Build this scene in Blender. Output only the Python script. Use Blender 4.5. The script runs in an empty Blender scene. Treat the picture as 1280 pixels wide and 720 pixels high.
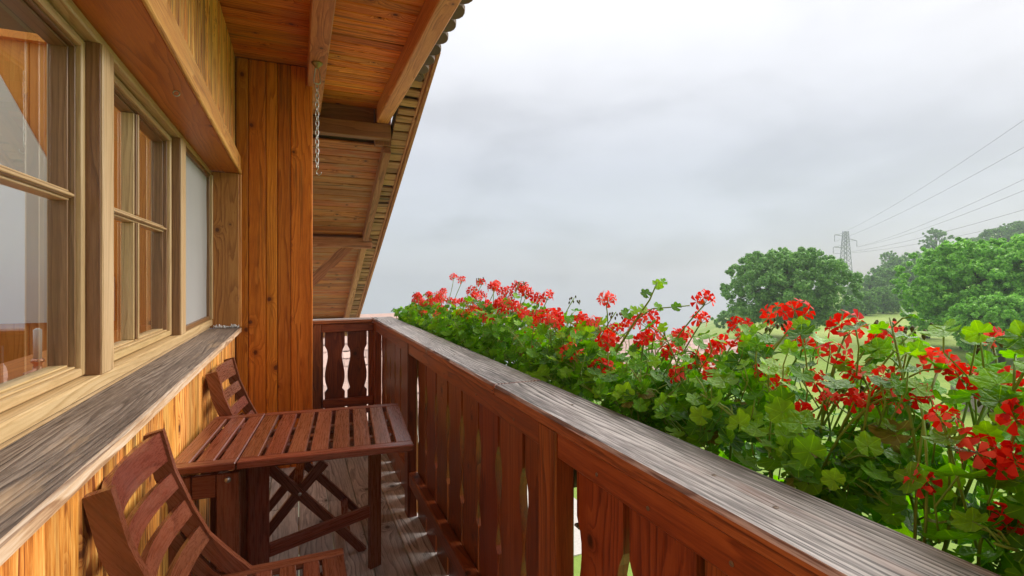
import bpy, bmesh, math, random
import numpy as np
from mathutils import Matrix, Vector
R = random.Random(7)
SC = bpy.context.scene
COL = SC.collection

# ------------------------------------------------------------------ camera
FPX, VPX, HORY, HCAM = 630.0, 372.0, 346.0, 1.30
YAW = math.atan((640 - VPX) / FPX)
cam_d = bpy.data.cameras.new('camera')
cam = bpy.data.objects.new('camera', cam_d); COL.objects.link(cam)
cam.location = (0, 0, HCAM); cam.rotation_euler = (math.radians(90), 0, -YAW)
cam_d.sensor_width = 36; cam_d.lens = FPX / 1280 * 36
cam_d.shift_y = (HORY - 360) / 1280
cam_d.clip_start = 0.02; cam_d.clip_end = 3000
SC.camera = cam
CA, SA = math.cos(YAW), math.sin(YAW)

# ------------------------------------------------------------------ light
EXPOSURE = 1.9
SUN_DIR = Vector((0.85, 0.12, 0.52)).normalized()
SC.view_settings.view_transform = 'Standard'; SC.view_settings.look = 'None'
SC.view_settings.gamma = 1; SC.view_settings.exposure = EXPOSURE
SC.view_settings.use_curve_mapping = False

def nd(nt, kind, ins=None, **props):
    n = nt.nodes.new(kind)
    for k, v in props.items(): setattr(n, k, v)
    for k, v in (ins or {}).items():
        s = n.inputs[k]
        if isinstance(v, bpy.types.NodeSocket): nt.links.new(v, s)
        else: s.default_value = v
    return n
def mth(nt, op, a, b=None, c=None, clamp=False):
    ins = {0: a}
    if b is not None: ins[1] = b
    if c is not None: ins[2] = c
    return nd(nt, 'ShaderNodeMath', ins, operation=op, use_clamp=clamp).outputs[0]
def vmul(nt, v, s):
    return nd(nt, 'ShaderNodeVectorMath', {0: v, 1: s}, operation='MULTIPLY').outputs[0]
def ramp(nt, fac, stops, interp='LINEAR'):
    n = nd(nt, 'ShaderNodeValToRGB', {0: fac}); cr = n.color_ramp; cr.interpolation = interp
    while len(cr.elements) < len(stops): cr.elements.new(0.5)
    for e, (p, c) in zip(cr.elements, stops):
        e.position = p; e.color = (*c, 1) if len(c) == 3 else c
    return n.outputs[0]
def mixc(nt, fac, a, b, mode='MIX'):
    n = nd(nt, 'ShaderNodeMix', data_type='RGBA', blend_type=mode)
    for i, v in ((0, fac), (6, a), (7, b)):
        if isinstance(v, bpy.types.NodeSocket): nt.links.new(v, n.inputs[i])
        else: n.inputs[i].default_value = v if i == 0 else ((*v, 1) if len(v) == 3 else v)
    return n.outputs[2]
def sstep(nt, x, lo, hi):
    return nd(nt, 'ShaderNodeMapRange', {0: x, 1: lo, 2: hi, 3: 0.0, 4: 1.0}, interpolation_type='SMOOTHSTEP').outputs[0]

world = bpy.data.worlds.new('World'); SC.world = world; world.use_nodes = True
nt = world.node_tree; nt.nodes.clear()
sky = nd(nt, 'ShaderNodeTexSky', sky_type='NISHITA', sun_disc=False,
         sun_elevation=math.asin(SUN_DIR.z), sun_rotation=math.atan2(SUN_DIR.x, SUN_DIR.y))
tc = nd(nt, 'ShaderNodeTexCoord').outputs['Generated']
sx = nd(nt, 'ShaderNodeSeparateXYZ', {0: tc})
zc = mth(nt, 'MAXIMUM', sx.outputs[2], 0.0)
den = mth(nt, 'ADD', zc, 0.30)
pv = nd(nt, 'ShaderNodeVectorMath', {0: tc, 1: nd(nt, 'ShaderNodeCombineXYZ', {0: den, 1: den, 2: den}).outputs[0]}, operation='DIVIDE').outputs[0]
pv = nd(nt, 'ShaderNodeVectorMath', {0: pv, 1: (3.1, 0.35, 0.4)}, operation='ADD').outputs[0]
n1 = nd(nt, 'ShaderNodeTexNoise', {'Vector': pv, 'Scale': 1.25, 'Detail': 6.0, 'Roughness': 0.5, 'Distortion': 0.35}).outputs['Fac']
n2 = nd(nt, 'ShaderNodeTexNoise', {'Vector': vmul(nt, pv, (1, 1, 2.2)), 'Scale': 4.0, 'Detail': 5.0, 'Roughness': 0.55}).outputs['Fac']
base = ramp(nt, zc, [(0.0, (1.88, 1.96, 2.20)), (0.2, (2.52, 2.56, 2.85)), (0.42, (4.2, 4.15, 4.3)), (1.0, (6.6, 6.5, 6.6))])
cl = sstep(nt, n1, 0.42, 0.66)
cl2 = mth(nt, 'MULTIPLY', mth(nt, 'SUBTRACT', n2, 0.5), 0.16)
shade = mth(nt, 'ADD', mth(nt, 'SUBTRACT', 1.05, mth(nt, 'MULTIPLY', cl, 0.22)), cl2)
cloud = mixc(nt, 1.0, base, nd(nt, 'ShaderNodeCombineXYZ', {0: shade, 1: shade, 2: shade}).outputs[0], 'MULTIPLY')
col = mixc(nt, 0.93, sky.outputs[0], cloud)
bg = nd(nt, 'ShaderNodeBackground', {0: col, 1: 0.0625})
nd(nt, 'ShaderNodeOutputWorld', {0: bg.outputs[0]})

sun_d = bpy.data.lights.new('sun', 'SUN'); sun_d.energy = 1.5; sun_d.angle = math.radians(60); sun_d.color = (1, 0.965, 0.91)
sun = bpy.data.objects.new('sun', sun_d); COL.objects.link(sun)
sun.rotation_euler = (-SUN_DIR).to_track_quat('-Z', 'Y').to_euler()
cy = SC.cycles
cy.max_bounces = 10; cy.diffuse_bounces = 6; cy.glossy_bounces = 4; cy.transmission_bounces = 6; cy.transparent_max_bounces = 12; cy.volume_bounces = 1
cy.use_denoising = True; cy.use_adaptive_sampling = True; cy.sample_clamp_indirect = 6
try: cy.denoiser = 'OPENIMAGEDENOISE'
except Exception: pass

# ------------------------------------------------------------------ helpers
WM = {}
def place(o, M, parent=None):
    WM[o] = M
    if parent is not None:
        o.parent = parent; o.matrix_basis = WM[parent].inverted() @ M
    else: o.matrix_basis = M
def tag(o, label=None, cat=None, group=None, kind=None):
    if label: o['label'] = label
    if cat: o['category'] = cat
    if group: o['group'] = group
    if kind: o['kind'] = kind
    return o
def T(x, y, z): return Matrix.Translation((x, y, z))
def frame(c, ax, nz):
    """matrix with local x along ax and local z close to nz"""
    x = Vector(ax).normalized(); z = Vector(nz); z = (z - x * z.dot(x)).normalized(); y = z.cross(x)
    M = Matrix((x, y, z)).transposed().to_4x4(); M.translation = Vector(c); return M
def empty(name, M=None, parent=None):
    o = bpy.data.objects.new(name, None); o.empty_display_size = 0.1; COL.objects.link(o)
    place(o, M or Matrix(), parent); return o
def link(name, me, M=None, parent=None):
    o = bpy.data.objects.new(name, me); COL.objects.link(o); place(o, M or Matrix(), parent); return o
def mesh(name, verts, faces, mat, smooth=False):
    me = bpy.data.meshes.new(name); me.from_pydata([tuple(v) for v in verts], [], faces)
    if mat is not None: me.materials.append(mat)
    if smooth: me.polygons.foreach_set('use_smooth', [True] * len(me.polygons))
    me.update(); return me
def fast_mesh(name, V, quads, mat):
    V = np.asarray(V, np.float32); quads = np.asarray(quads, np.int32); k = quads.shape[1]
    me = bpy.data.meshes.new(name); me.vertices.add(len(V)); me.vertices.foreach_set('co', V.ravel())
    me.loops.add(quads.size); me.loops.foreach_set('vertex_index', quads.ravel())
    me.polygons.add(len(quads)); me.polygons.foreach_set('loop_start', np.arange(0, quads.size, k, dtype=np.int32))
    me.polygons.foreach_set('loop_total', np.full(len(quads), k, np.int32))
    me.materials.append(mat); me.update(calc_edges=True); me.validate(); return me
BOXC = {}
def box_me(L, W, H, mat, bev=0.003):
    key = (round(L, 4), round(W, 4), round(H, 4), mat.name, bev)
    if key not in BOXC:
        bm = bmesh.new(); bmesh.ops.create_cube(bm, size=1)
        bmesh.ops.scale(bm, vec=(L, W, H), verts=bm.verts)
        if bev: bmesh.ops.bevel(bm, geom=list(bm.edges), offset=min(bev, 0.3 * min(L, W, H)), segments=1, affect='EDGES')
        me = bpy.data.meshes.new('box'); bm.to_mesh(me); bm.free(); me.materials.append(mat); BOXC[key] = me
    return BOXC[key]
def board(name, c, ax, nz, L, W, H, mat, parent=None, bev=0.003):
    return link(name, box_me(L, W, H, mat, bev), frame(c, ax, nz), parent)
def bar(name, p, q, W, H, mat, parent=None, nz=(0, 0, 1), bev=0.003):
    p, q = Vector(p), Vector(q)
    return board(name, (p + q) / 2, q - p, nz, (q - p).length, W, H, mat, parent, bev)
def span(name, x0, x1, y0, y1, z0, z1, mat, parent=None, bev=0.003, along=None):
    """axis-aligned board, its grain along its longest side"""
    c = ((x0 + x1) / 2, (y0 + y1) / 2, (z0 + z1) / 2); d = (x1 - x0, y1 - y0, z1 - z0)
    a = along if along is not None else max(range(3), key=lambda i: d[i])
    rest = [i for i in range(3) if i != a]
    n = 2 if a != 2 else min(rest, key=lambda i: d[i])
    w = [i for i in rest if i != n][0]
    E = [(1, 0, 0), (0, 1, 0), (0, 0, 1)]
    return board(name, c, E[a], E[n], d[a], d[w], d[n], mat, parent, bev)
def tube(pts, rad, n=6, cap=True):
    pts = [Vector(p) for p in pts]; V, F = [], []
    up = Vector((0.3, 0.2, 1)).normalized()
    for i, p in enumerate(pts):
        t = (pts[min(i + 1, len(pts) - 1)] - pts[max(i - 1, 0)]).normalized()
        s = t.cross(up)
        s = s.normalized() if s.length > 1e-3 else t.cross(Vector((1, 0, 0))).normalized()
        u = s.cross(t); r = rad[i] if hasattr(rad, '__len__') else rad
        for k in range(n):
            a = 2 * math.pi * k / n; V.append(p + (s * math.cos(a) + u * math.sin(a)) * r)
    for i in range(len(pts) - 1):
        for k in range(n):
            a, b = i * n + k, i * n + (k + 1) % n; F.append((a, b, b + n, a + n))
    if cap: F.append(tuple(range(n - 1, -1, -1))); F.append(tuple(range((len(pts) - 1) * n, len(pts) * n)))
    return V, F
class MB:
    def __init__(s): s.V, s.F = [], []
    def add(s, VF):
        o = len(s.V); s.V += [tuple(v) for v in VF[0]]; s.F += [tuple(i + o for i in f) for f in VF[1]]; return s
    def box(s, x0, x1, y0, y1, z0, z1):
        v = [(x, y, z) for z in (z0, z1) for y in (y0, y1) for x in (x0, x1)]
        return s.add((v, [(0, 2, 3, 1), (4, 5, 7, 6), (0, 1, 5, 4), (2, 6, 7, 3), (0, 4, 6, 2), (1, 3, 7, 5)]))
    def me(s, name, mat, smooth=False): return mesh(name, s.V, s.F, mat, smooth)
def prism(outline, t):
    """closed outline in local xy, thickness t along z, centred"""
    n = len(outline)
    V = [(x, y, -t / 2) for x, y in outline] + [(x, y, t / 2) for x, y in outline]
    F = [tuple(range(n - 1, -1, -1)), tuple(range(n, 2 * n))] + [(i, (i + 1) % n, (i + 1) % n + n, i + n) for i in range(n)]
    return V, F
def lathe(prof, n=16):
    V, F = [], []
    for r, z in prof:
        for k in range(n): a = 2 * math.pi * k / n; V.append((r * math.cos(a), r * math.sin(a), z))
    for i in range(len(prof) - 1):
        for k in range(n):
            a, b = i * n + k, i * n + (k + 1) % n; F.append((a, b, b + n, a + n))
    F.append(tuple(range(n - 1, -1, -1))); F.append(tuple(range((len(prof) - 1) * n, len(prof) * n)))
    return V, F
def copy_tree(o, parent=None):
    c = o.copy(); COL.objects.link(c); c.parent = parent
    for ch in list(o.children): copy_tree(ch, c)
    return c
def ray(x, y):
    u, v = (x - 640) / FPX, (y - HORY) / FPX
    return Vector((u * CA + SA, -u * SA + CA, -v))
def on_x(x, y, X):
    r = ray(x, y); return r * (X / r.x) + Vector((0, 0, HCAM))
def at_d(x, y, D): return ray(x, y) * D + Vector((0, 0, HCAM))

# ------------------------------------------------------------------ materials
def new_mat(name):
    m = bpy.data.materials.new(name); m.use_nodes = True; nt = m.node_tree; nt.nodes.clear(); return m, nt
def out(nt, sh): nd(nt, 'ShaderNodeOutputMaterial', {0: sh})
def rough_noise(nt, P): return nd(nt, 'ShaderNodeTexNoise', {'Vector': P, 'Scale': 14.0, 'Detail': 4.0}).outputs[0]

def wood(name, dark, mid, light, F=55., knots=0.35, rough=0.5, bump=0.25, stain=0.0, stain_col=(0.03, 0.012, 0.005),
         top=None, top_rough=0.8, vary=0.35, contrast=1.0, knot_col=(0.03, 0.011, 0.004), coat=0.0, worn=None, spec=0.5):
    m, nt = new_mat(name)
    tc = nd(nt, 'ShaderNodeTexCoord'); rnd = nd(nt, 'ShaderNodeObjectInfo').outputs['Random']
    off = nd(nt, 'ShaderNodeCombineXYZ', {0: mth(nt, 'MULTIPLY', rnd, 37.7), 1: mth(nt, 'MULTIPLY', rnd, 13.1), 2: mth(nt, 'MULTIPLY', rnd, 5.3)}).outputs[0]
    P = nd(nt, 'ShaderNodeVectorMath', {0: tc.outputs['Object'], 1: off}, operation='ADD').outputs[0]
    s = nd(nt, 'ShaderNodeSeparateXYZ', {0: P})
    yz = mth(nt, 'ADD', s.outputs[1], mth(nt, 'MULTIPLY', s.outputs[2], 0.8))
    warp = nd(nt, 'ShaderNodeTexNoise', {'Vector': vmul(nt, P, (0.9, 8, 8)), 'Scale': 1.0, 'Detail': 2.5}).outputs[0]
    kv = nd(nt, 'ShaderNodeCombineXYZ', {0: mth(nt, 'MULTIPLY', s.outputs[0], 4.2), 1: mth(nt, 'MULTIPLY', yz, 5.0)}).outputs[0]
    vor = nd(nt, 'ShaderNodeTexVoronoi', {'Vector': kv, 'Scale': 1.0}, voronoi_dimensions='2D')
    csep = nd(nt, 'ShaderNodeSeparateXYZ', {0: vor.outputs['Color']})
    sel = mth(nt, 'LESS_THAN', csep.outputs[0], knots)
    d = mth(nt, 'DIVIDE', mth(nt, 'ADD', vor.outputs['Distance'], mth(nt, 'MULTIPLY', mth(nt, 'SUBTRACT', nd(nt, 'ShaderNodeTexNoise', {'Vector': P, 'Scale': 60.0, 'Detail': 2.0}).outputs[0], 0.5), 0.05)), mth(nt, 'ADD', 0.45, mth(nt, 'MULTIPLY', csep.outputs[1], 1.1)))
    d2 = mth(nt, 'MULTIPLY', d, 13.0)
    bul = mth(nt, 'DIVIDE', sel, mth(nt, 'ADD', 1.0, mth(nt, 'MULTIPLY', d2, d2)))
    ph = mth(nt, 'ADD', mth(nt, 'MULTIPLY', yz, F), mth(nt, 'ADD', mth(nt, 'MULTIPLY', warp, 9.0), mth(nt, 'MULTIPLY', bul, 4.5)))
    g = ramp(nt, mth(nt, 'FRACT', ph), [(0, (1, 1, 1)), (0.55, (0.7, 0.7, 0.7)), (0.86, (0.12, 0.12, 0.12)), (0.93, (0.1, 0.1, 0.1)), (1, (1, 1, 1))])
    gm = nd(nt, 'ShaderNodeTexNoise', {'Vector': vmul(nt, P, (1.7, 21, 21)), 'Scale': 1.0, 'Detail': 2.0}).outputs[0]
    g = mth(nt, 'ADD', 0.5, mth(nt, 'MULTIPLY', mth(nt, 'SUBTRACT', g, 0.5), sstep(nt, gm, 0.3, 0.62)))
    fib = nd(nt, 'ShaderNodeTexNoise', {'Vector': vmul(nt, P, (11, 240, 240)), 'Scale': 1.0, 'Detail': 4.0, 'Roughness': 0.7}).outputs[0]
    big = nd(nt, 'ShaderNodeTexNoise', {'Vector': vmul(nt, P, (0.9, 7, 7)), 'Scale': 1.0, 'Detail': 4.0}).outputs[0]
    t = mth(nt, 'ADD', mth(nt, 'MULTIPLY', g, 0.30), mth(nt, 'ADD', mth(nt, 'MULTIPLY', fib, 0.62), mth(nt, 'MULTIPLY', big, 0.38)))
    t = mth(nt, 'ADD', mth(nt, 'MULTIPLY', mth(nt, 'SUBTRACT', t, 0.655), 1.9 * contrast), 0.5, clamp=True)
    c = ramp(nt, t, [(0.05, dark), (0.5, mid), (0.95, light)])
    r2 = mth(nt, 'FRACT', mth(nt, 'MULTIPLY', rnd, 91.7))
    hs = nd(nt, 'ShaderNodeHueSaturation', {'Color': c, 'Value': mth(nt, 'ADD', 1 - vary / 2, mth(nt, 'MULTIPLY', r2, vary)),
            'Hue': mth(nt, 'ADD', 0.493, mth(nt, 'MULTIPLY', mth(nt, 'FRACT', mth(nt, 'MULTIPLY', rnd, 53.3)), 0.014))})
    c = hs.outputs[0]
    if stain:
        st = nd(nt, 'ShaderNodeTexNoise', {'Vector': vmul(nt, P, (1.3, 26, 26)), 'Scale': 1.0, 'Detail': 5.0, 'Roughness': 0.62}).outputs[0]
        c = mixc(nt, mth(nt, 'MULTIPLY', sstep(nt, st, 0.51, 0.72), stain), c, stain_col)
    if worn:
        st = nd(nt, 'ShaderNodeTexNoise', {'Vector': vmul(nt, P, (1.6, 13, 13)), 'Scale': 1.3, 'Detail': 5.0, 'Roughness': 0.6}).outputs[0]
        c = mixc(nt, mth(nt, 'MULTIPLY', sstep(nt, st, 0.5, 0.68), 0.75), c, worn)
    rg = mth(nt, 'ADD', rough - 0.1, mth(nt, 'MULTIPLY', fib, 0.22))
    if top:
        ct = ramp(nt, t, [(0.05, top[0]), (0.5, top[1]), (0.95, top[2])])
        nz = nd(nt, 'ShaderNodeSeparateXYZ', {0: tc.outputs['Normal']}).outputs[2]
        ck = nd(nt, 'ShaderNodeTexNoise', {'Vector': vmul(nt, P, (3.2, 105, 105)), 'Scale': 1.0, 'Detail': 3.0, 'Roughness': 0.6}).outputs[0]
        ct = mixc(nt, mth(nt, 'MULTIPLY', sstep(nt, ck, 0.60, 0.67), 0.85), ct, tuple(k * 0.45 for k in top[0]))
        wb = nd(nt, 'ShaderNodeTexNoise', {'Vector': vmul(nt, P, (1.4, 9, 9)), 'Scale': 1.0, 'Detail': 5.0, 'Roughness': 0.65}).outputs[0]
        ct = mixc(nt, mth(nt, 'MULTIPLY', sstep(nt, wb, 0.56, 0.72), 0.5), ct, mid)
        mk = mth(nt, 'MULTIPLY', sstep(nt, nz, 0.45, 0.9), 1.0)
        c = mixc(nt, mk, c, ct)
        rg = mth(nt, 'ADD', rg, mth(nt, 'MULTIPLY', mk, top_rough - rough))
    kc = tuple(0.4 * a + 0.6 * b for a, b in zip(dark, knot_col))
    c = mixc(nt, mth(nt, 'MULTIPLY', mth(nt, 'MULTIPLY', sel, mth(nt, 'SUBTRACT', 1.0, sstep(nt, d, 0.03, 0.16))), 0.55), c, dark if not top else top[0])
    c = mixc(nt, mth(nt, 'MULTIPLY', sel, mth(nt, 'SUBTRACT', 1.0, sstep(nt, d, 0.028, 0.062))), c, kc if not top else knot_col)
    hgt = mth(nt, 'ADD', mth(nt, 'MULTIPLY', fib, 0.6), mth(nt, 'MULTIPLY', g, 0.5))
    bp = nd(nt, 'ShaderNodeBump', {'Strength': bump, 'Distance': 0.002, 'Height': hgt}).outputs[0]
    b = nd(nt, 'ShaderNodeBsdfPrincipled', {'Base Color': c, 'Roughness': rg, 'Normal': bp, 'Coat Weight': coat, 'Coat Roughness': 0.3, 'Specular IOR Level': spec})
    out(nt, b.outputs[0]); return m

def plain(name, colr, rough=0.5, metal=0.0, noise=0.15, nscale=30., bump=0.0, spec=0.5, island=False):
    m, nt = new_mat(name)
    P = nd(nt, 'ShaderNodeTexCoord').outputs['Object']
    n = nd(nt, 'ShaderNodeTexNoise', {'Vector': P, 'Scale': nscale, 'Detail': 5.0, 'Roughness': 0.6}).outputs[0]
    v = mth(nt, 'ADD', 1 - noise, mth(nt, 'MULTIPLY', n, 2 * noise))
    if island: v = mth(nt, 'MULTIPLY', v, mth(nt, 'ADD', 0.75, mth(nt, 'MULTIPLY', nd(nt, 'ShaderNodeObjectInfo').outputs['Random'], 0.5)))
    c = nd(nt, 'ShaderNodeHueSaturation', {'Color': (*colr, 1), 'Value': v}).outputs[0]
    ins = {'Base Color': c, 'Roughness': mth(nt, 'ADD', rough - 0.08, mth(nt, 'MULTIPLY', n, 0.16)), 'Metallic': metal, 'Specular IOR Level': spec}
    if bump: ins['Normal'] = nd(nt, 'ShaderNodeBump', {'Strength': bump, 'Distance': 0.01, 'Height': n}).outputs[0]
    out(nt, nd(nt, 'ShaderNodeBsdfPrincipled', ins).outputs[0]); return m

def leafy(name, c1, c2, c3, rough=0.45, trans=0.3, by='object', veins=False, spec=0.35):
    m, nt = new_mat(name)
    rnd = nd(nt, 'ShaderNodeObjectInfo').outputs['Random'] if by == 'object' else nd(nt, 'ShaderNodeNewGeometry').outputs['Random Per Island']
    c = ramp(nt, rnd, [(0.0, c1), (0.55, c2), (1.0, c3)])
    ins = {}
    if veins:
        P = nd(nt, 'ShaderNodeTexCoord').outputs['Object']; s = nd(nt, 'ShaderNodeSeparateXYZ', {0: P})
        ang = mth(nt, 'ARCTAN2', s.outputs[1], s.outputs[0])
        w = mth(nt, 'ABSOLUTE', mth(nt, 'SINE', mth(nt, 'MULTIPLY', ang, 3.0)))
        vn = mth(nt, 'SUBTRACT', 1.0, sstep(nt, w, 0.04, 0.16))
        ns = nd(nt, 'ShaderNodeTexNoise', {'Vector': P, 'Scale': 2.2, 'Detail': 4.0}).outputs[0]
        c = mixc(nt, mth(nt, 'MULTIPLY', vn, 0.35), c, tuple(min(1, k * 2.0) for k in c3))
        c = nd(nt, 'ShaderNodeHueSaturation', {'Color': c, 'Value': mth(nt, 'ADD', 0.7, mth(nt, 'MULTIPLY', ns, 0.6))}).outputs[0]
        ins['Normal'] = nd(nt, 'ShaderNodeBump', {'Strength': 0.35, 'Distance': 0.05, 'Height': mth(nt, 'ADD', ns, mth(nt, 'MULTIPLY', w, 0.25))}).outputs[0]
    b = nd(nt, 'ShaderNodeBsdfPrincipled', {'Base Color': c, 'Roughness': rough, 'Specular IOR Level': spec, **ins}).outputs[0]
    tcol = nd(nt, 'ShaderNodeHueSaturation', {'Color': c, 'Value': 1.5, 'Saturation': 1.05}).outputs[0]
    tr = nd(nt, 'ShaderNodeBsdfTranslucent', {0: tcol}).outputs[0]
    out(nt, nd(nt, 'ShaderNodeMixShader', {0: trans, 1: b, 2: tr}).outputs[0]); return m

W_CLAD = wood('honey_cladding', (0.26, 0.065, 0.006), (0.68, 0.26, 0.036), (0.88, 0.5, 0.13), F=45, knots=0.3, rough=0.55, stain=1.0, stain_col=(0.085, 0.025, 0.005), contrast=1.5, vary=0.5)
W_END = wood('amber_cladding', (0.257, 0.051, 0.004), (0.54, 0.142, 0.009), (0.729, 0.243, 0.027), F=38, knots=0.5, rough=0.55, vary=0.35, stain=0.55, spec=0.2)
W_SOFFIT = wood('soffit_boards', (0.22, 0.036, 0.003), (0.64, 0.165, 0.014), (0.84, 0.33, 0.055), F=42, knots=0.65, rough=0.6, vary=0.5, stain=0.6, spec=0.2)
W_SOFFIT2 = wood('weathered_soffit', (0.111, 0.021, 0.004), (0.339, 0.082, 0.015), (0.457, 0.164, 0.053), F=42, knots=0.6, rough=0.65, vary=0.5, stain=0.85, worn=(0.32, 0.17, 0.10))
W_BEAM = wood('beam_wood', (0.28, 0.065, 0.014), (0.54, 0.16, 0.045), (0.7, 0.28, 0.1), F=40, knots=0.35, rough=0.55, vary=0.2, stain=0.2)
W_BEAMD = wood('dark_beam_wood', (0.11, 0.034, 0.011), (0.22, 0.075, 0.024), (0.32, 0.13, 0.05), F=40, knots=0.35, rough=0.6, vary=0.2)
W_BEAM2 = wood('weathered_beam', (0.135, 0.037, 0.013), (0.324, 0.111, 0.043), (0.468, 0.215, 0.115), F=40, knots=0.4, rough=0.7, vary=0.3, stain=0.6)
W_LATH = wood('weathered_lath', (0.18, 0.074, 0.032), (0.378, 0.17, 0.083), (0.504, 0.266, 0.158), F=45, knots=0.3, rough=0.75, vary=0.6, stain=0.95, stain_col=(0.035, 0.022, 0.012))
W_LINTEL = wood('lintel_wood', (0.32, 0.062, 0.006), (0.52, 0.125, 0.013), (0.64, 0.2, 0.028), F=28, knots=0.5, rough=0.42, vary=0.1)
W_TRIM = wood('honey_trim', (0.36, 0.11, 0.014), (0.64, 0.26, 0.045), (0.78, 0.42, 0.12), F=45, knots=0.2, rough=0.5, vary=0.1, stain=0.3)
W_REVEAL = wood('reveal_wood', (0.2, 0.06, 0.009), (0.42, 0.16, 0.03), (0.56, 0.26, 0.06), F=30, knots=0.5, rough=0.5, vary=0.1)
W_SILL = wood('weathered_sill', (0.33, 0.18, 0.08), (0.60, 0.40, 0.22), (0.74, 0.58, 0.40), F=70, knots=0.3, rough=0.6, top=((0.055, 0.036, 0.026), (0.145, 0.105, 0.078), (0.33, 0.26, 0.20)), top_rough=0.62, contrast=1.4, knot_col=(0.42, 0.30, 0.19), vary=0.1)
W_RAIL = wood('railing_wood', (0.075, 0.012, 0.003), (0.215, 0.046, 0.009), (0.34, 0.095, 0.022), F=40, knots=0.35, rough=0.38, vary=0.35, bump=0.25, coat=0.08, stain=0.55, stain_col=(0.03, 0.008, 0.004))
W_CAP = wood('weathered_cap', (0.10, 0.022, 0.006), (0.27, 0.075, 0.02), (0.40, 0.14, 0.045), F=75, knots=0.3, rough=0.4, top=((0.06, 0.055, 0.054), (0.25, 0.222, 0.21), (0.62, 0.58, 0.56)), top_rough=0.5, contrast=1.75, knot_col=(0.22, 0.19, 0.175), vary=0.1, bump=0.5)
W_FLOOR = wood('weathered_planks', (0.19, 0.175, 0.165), (0.45, 0.42, 0.4), (0.68, 0.64, 0.61), F=30, knots=0.4, rough=0.7, vary=0.35, contrast=1.35, knot_col=(0.045, 0.033, 0.026))
W_FURN = wood('stained_hardwood', (0.085, 0.018, 0.007), (0.165, 0.04, 0.017), (0.235, 0.068, 0.033), F=26, knots=0.0, rough=0.27, vary=0.25, bump=0.14, coat=0.25, worn=(0.20, 0.062, 0.032))
W_FRAME = wood('window_lacquer', (0.34, 0.21, 0.085), (0.53, 0.355, 0.165), (0.65, 0.47, 0.25), F=60, knots=0.0, rough=0.38, vary=0.06, bump=0.06)
W_BRONZE = wood('bronze_edge', (0.12, 0.055, 0.018), (0.21, 0.105, 0.04), (0.3, 0.165, 0.07), F=60, knots=0.0, rough=0.35, vary=0.06, bump=0.06)
W_ROOM = wood('room_panel', (0.55, 0.17, 0.018), (0.80, 0.30, 0.035), (0.88, 0.38, 0.06), F=25, knots=0.15, rough=0.5, vary=0.15)
W_DARK = wood('dark_furniture', (0.03, 0.012, 0.006), (0.07, 0.027, 0.012), (0.11, 0.045, 0.02), F=30, knots=0, rough=0.4)
W_FENCE = wood('grey_fence', (0.12, 0.10, 0.08), (0.22, 0.19, 0.155), (0.32, 0.28, 0.24), F=30, knots=0.2, rough=0.8)
M_STEEL = plain('zinc_steel', (0.55, 0.55, 0.53), 0.35, 0.9)
M_BRASS = plain('aged_brass', (0.30, 0.21, 0.10), 0.4, 0.85)
M_SCREW = plain('screw_head', (0.22, 0.17, 0.13), 0.5, 0.6)
M_SCREEN = plain('screen_cloth', (0.33, 0.32, 0.30), 0.75, 0, 0.06, 9.0, 0.15)
M_GASKET = plain('rubber_gasket', (0.02, 0.018, 0.016), 0.6)
M_TILE = plain('brown_tile', (0.115, 0.07, 0.05), 0.8, 0, 0.3, 25., 0.3, island=True)
M_PINK = plain('pale_tile', (0.56, 0.38, 0.32), 0.85, 0, 0.18, 6., 0.2, island=True)
M_WHITE = plain('reflected_sky_white', (0.80, 0.79, 0.77), 0.9, 0, 0.04, 5.)  # white for the sky reflection put in behind the near window
M_PLASTER = plain('plaster', (0.66, 0.62, 0.55), 0.9, 0, 0.08, 5., 0.2)
M_MINT = plain('mint_glaze', (0.50, 0.68, 0.62), 0.3, 0, 0.05)
M_ORANGE = plain('orange_cloth', (0.72, 0.30, 0.05), 0.85, 0, 0.1, 60., 0.2)
M_COPPER = plain('copper', (0.75, 0.38, 0.25), 0.3, 0.8)
M_WAX = plain('white_wax', (0.82, 0.80, 0.78), 0.45, 0, 0.03)
M_LACE = plain('white_lace', (0.8, 0.79, 0.76), 0.6, 0, 0.06)
M_BOX = plain('planter_brown', (0.10, 0.045, 0.025), 0.6)
M_SOIL = plain('potting_soil', (0.035, 0.024, 0.017), 0.95, 0, 0.4, 60., 0.6)
M_PYLON = plain('galvanised_lattice', (0.23, 0.24, 0.25), 0.6, 0.2)
M_CABLE = plain('cable', (0.10, 0.10, 0.105), 0.6)
M_BARK = plain('bark', (0.085, 0.062, 0.045), 0.95, 0, 0.35, 8., 0.5)
M_LEAF = leafy('geranium_leaf', (0.05, 0.17, 0.005), (0.145, 0.40, 0.010), (0.28, 0.55, 0.022), rough=0.4, trans=0.45, veins=True, spec=0.3)
M_STEM = leafy('geranium_stem', (0.15, 0.28, 0.03), (0.22, 0.36, 0.05), (0.32, 0.44, 0.09), rough=0.5, trans=0.1)
M_BUD = leafy('geranium_bud', (0.07, 0.10, 0.02), (0.10, 0.09, 0.03), (0.16, 0.14, 0.04), rough=0.6, trans=0.1)
M_PETAL = leafy('geranium_petal', (0.60, 0.012, 0.010), (0.78, 0.034, 0.022), (0.90, 0.15, 0.12), rough=0.6, trans=0.33, spec=0.08)
M_CROWN_A = leafy('walnut_leaves', (0.107, 0.238, 0.052), (0.178, 0.381, 0.084), (0.309, 0.522, 0.143), rough=0.5, trans=0.25, by='island')
M_CROWN_B = leafy('ash_leaves', (0.13, 0.329, 0.043), (0.224, 0.516, 0.066), (0.399, 0.726, 0.117), rough=0.5, trans=0.28, by='island')
M_CROWN_C = leafy('forest_leaves', (0.087, 0.212, 0.046), (0.163, 0.337, 0.07), (0.274, 0.474, 0.112), rough=0.55, trans=0.25, by='island')

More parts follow.
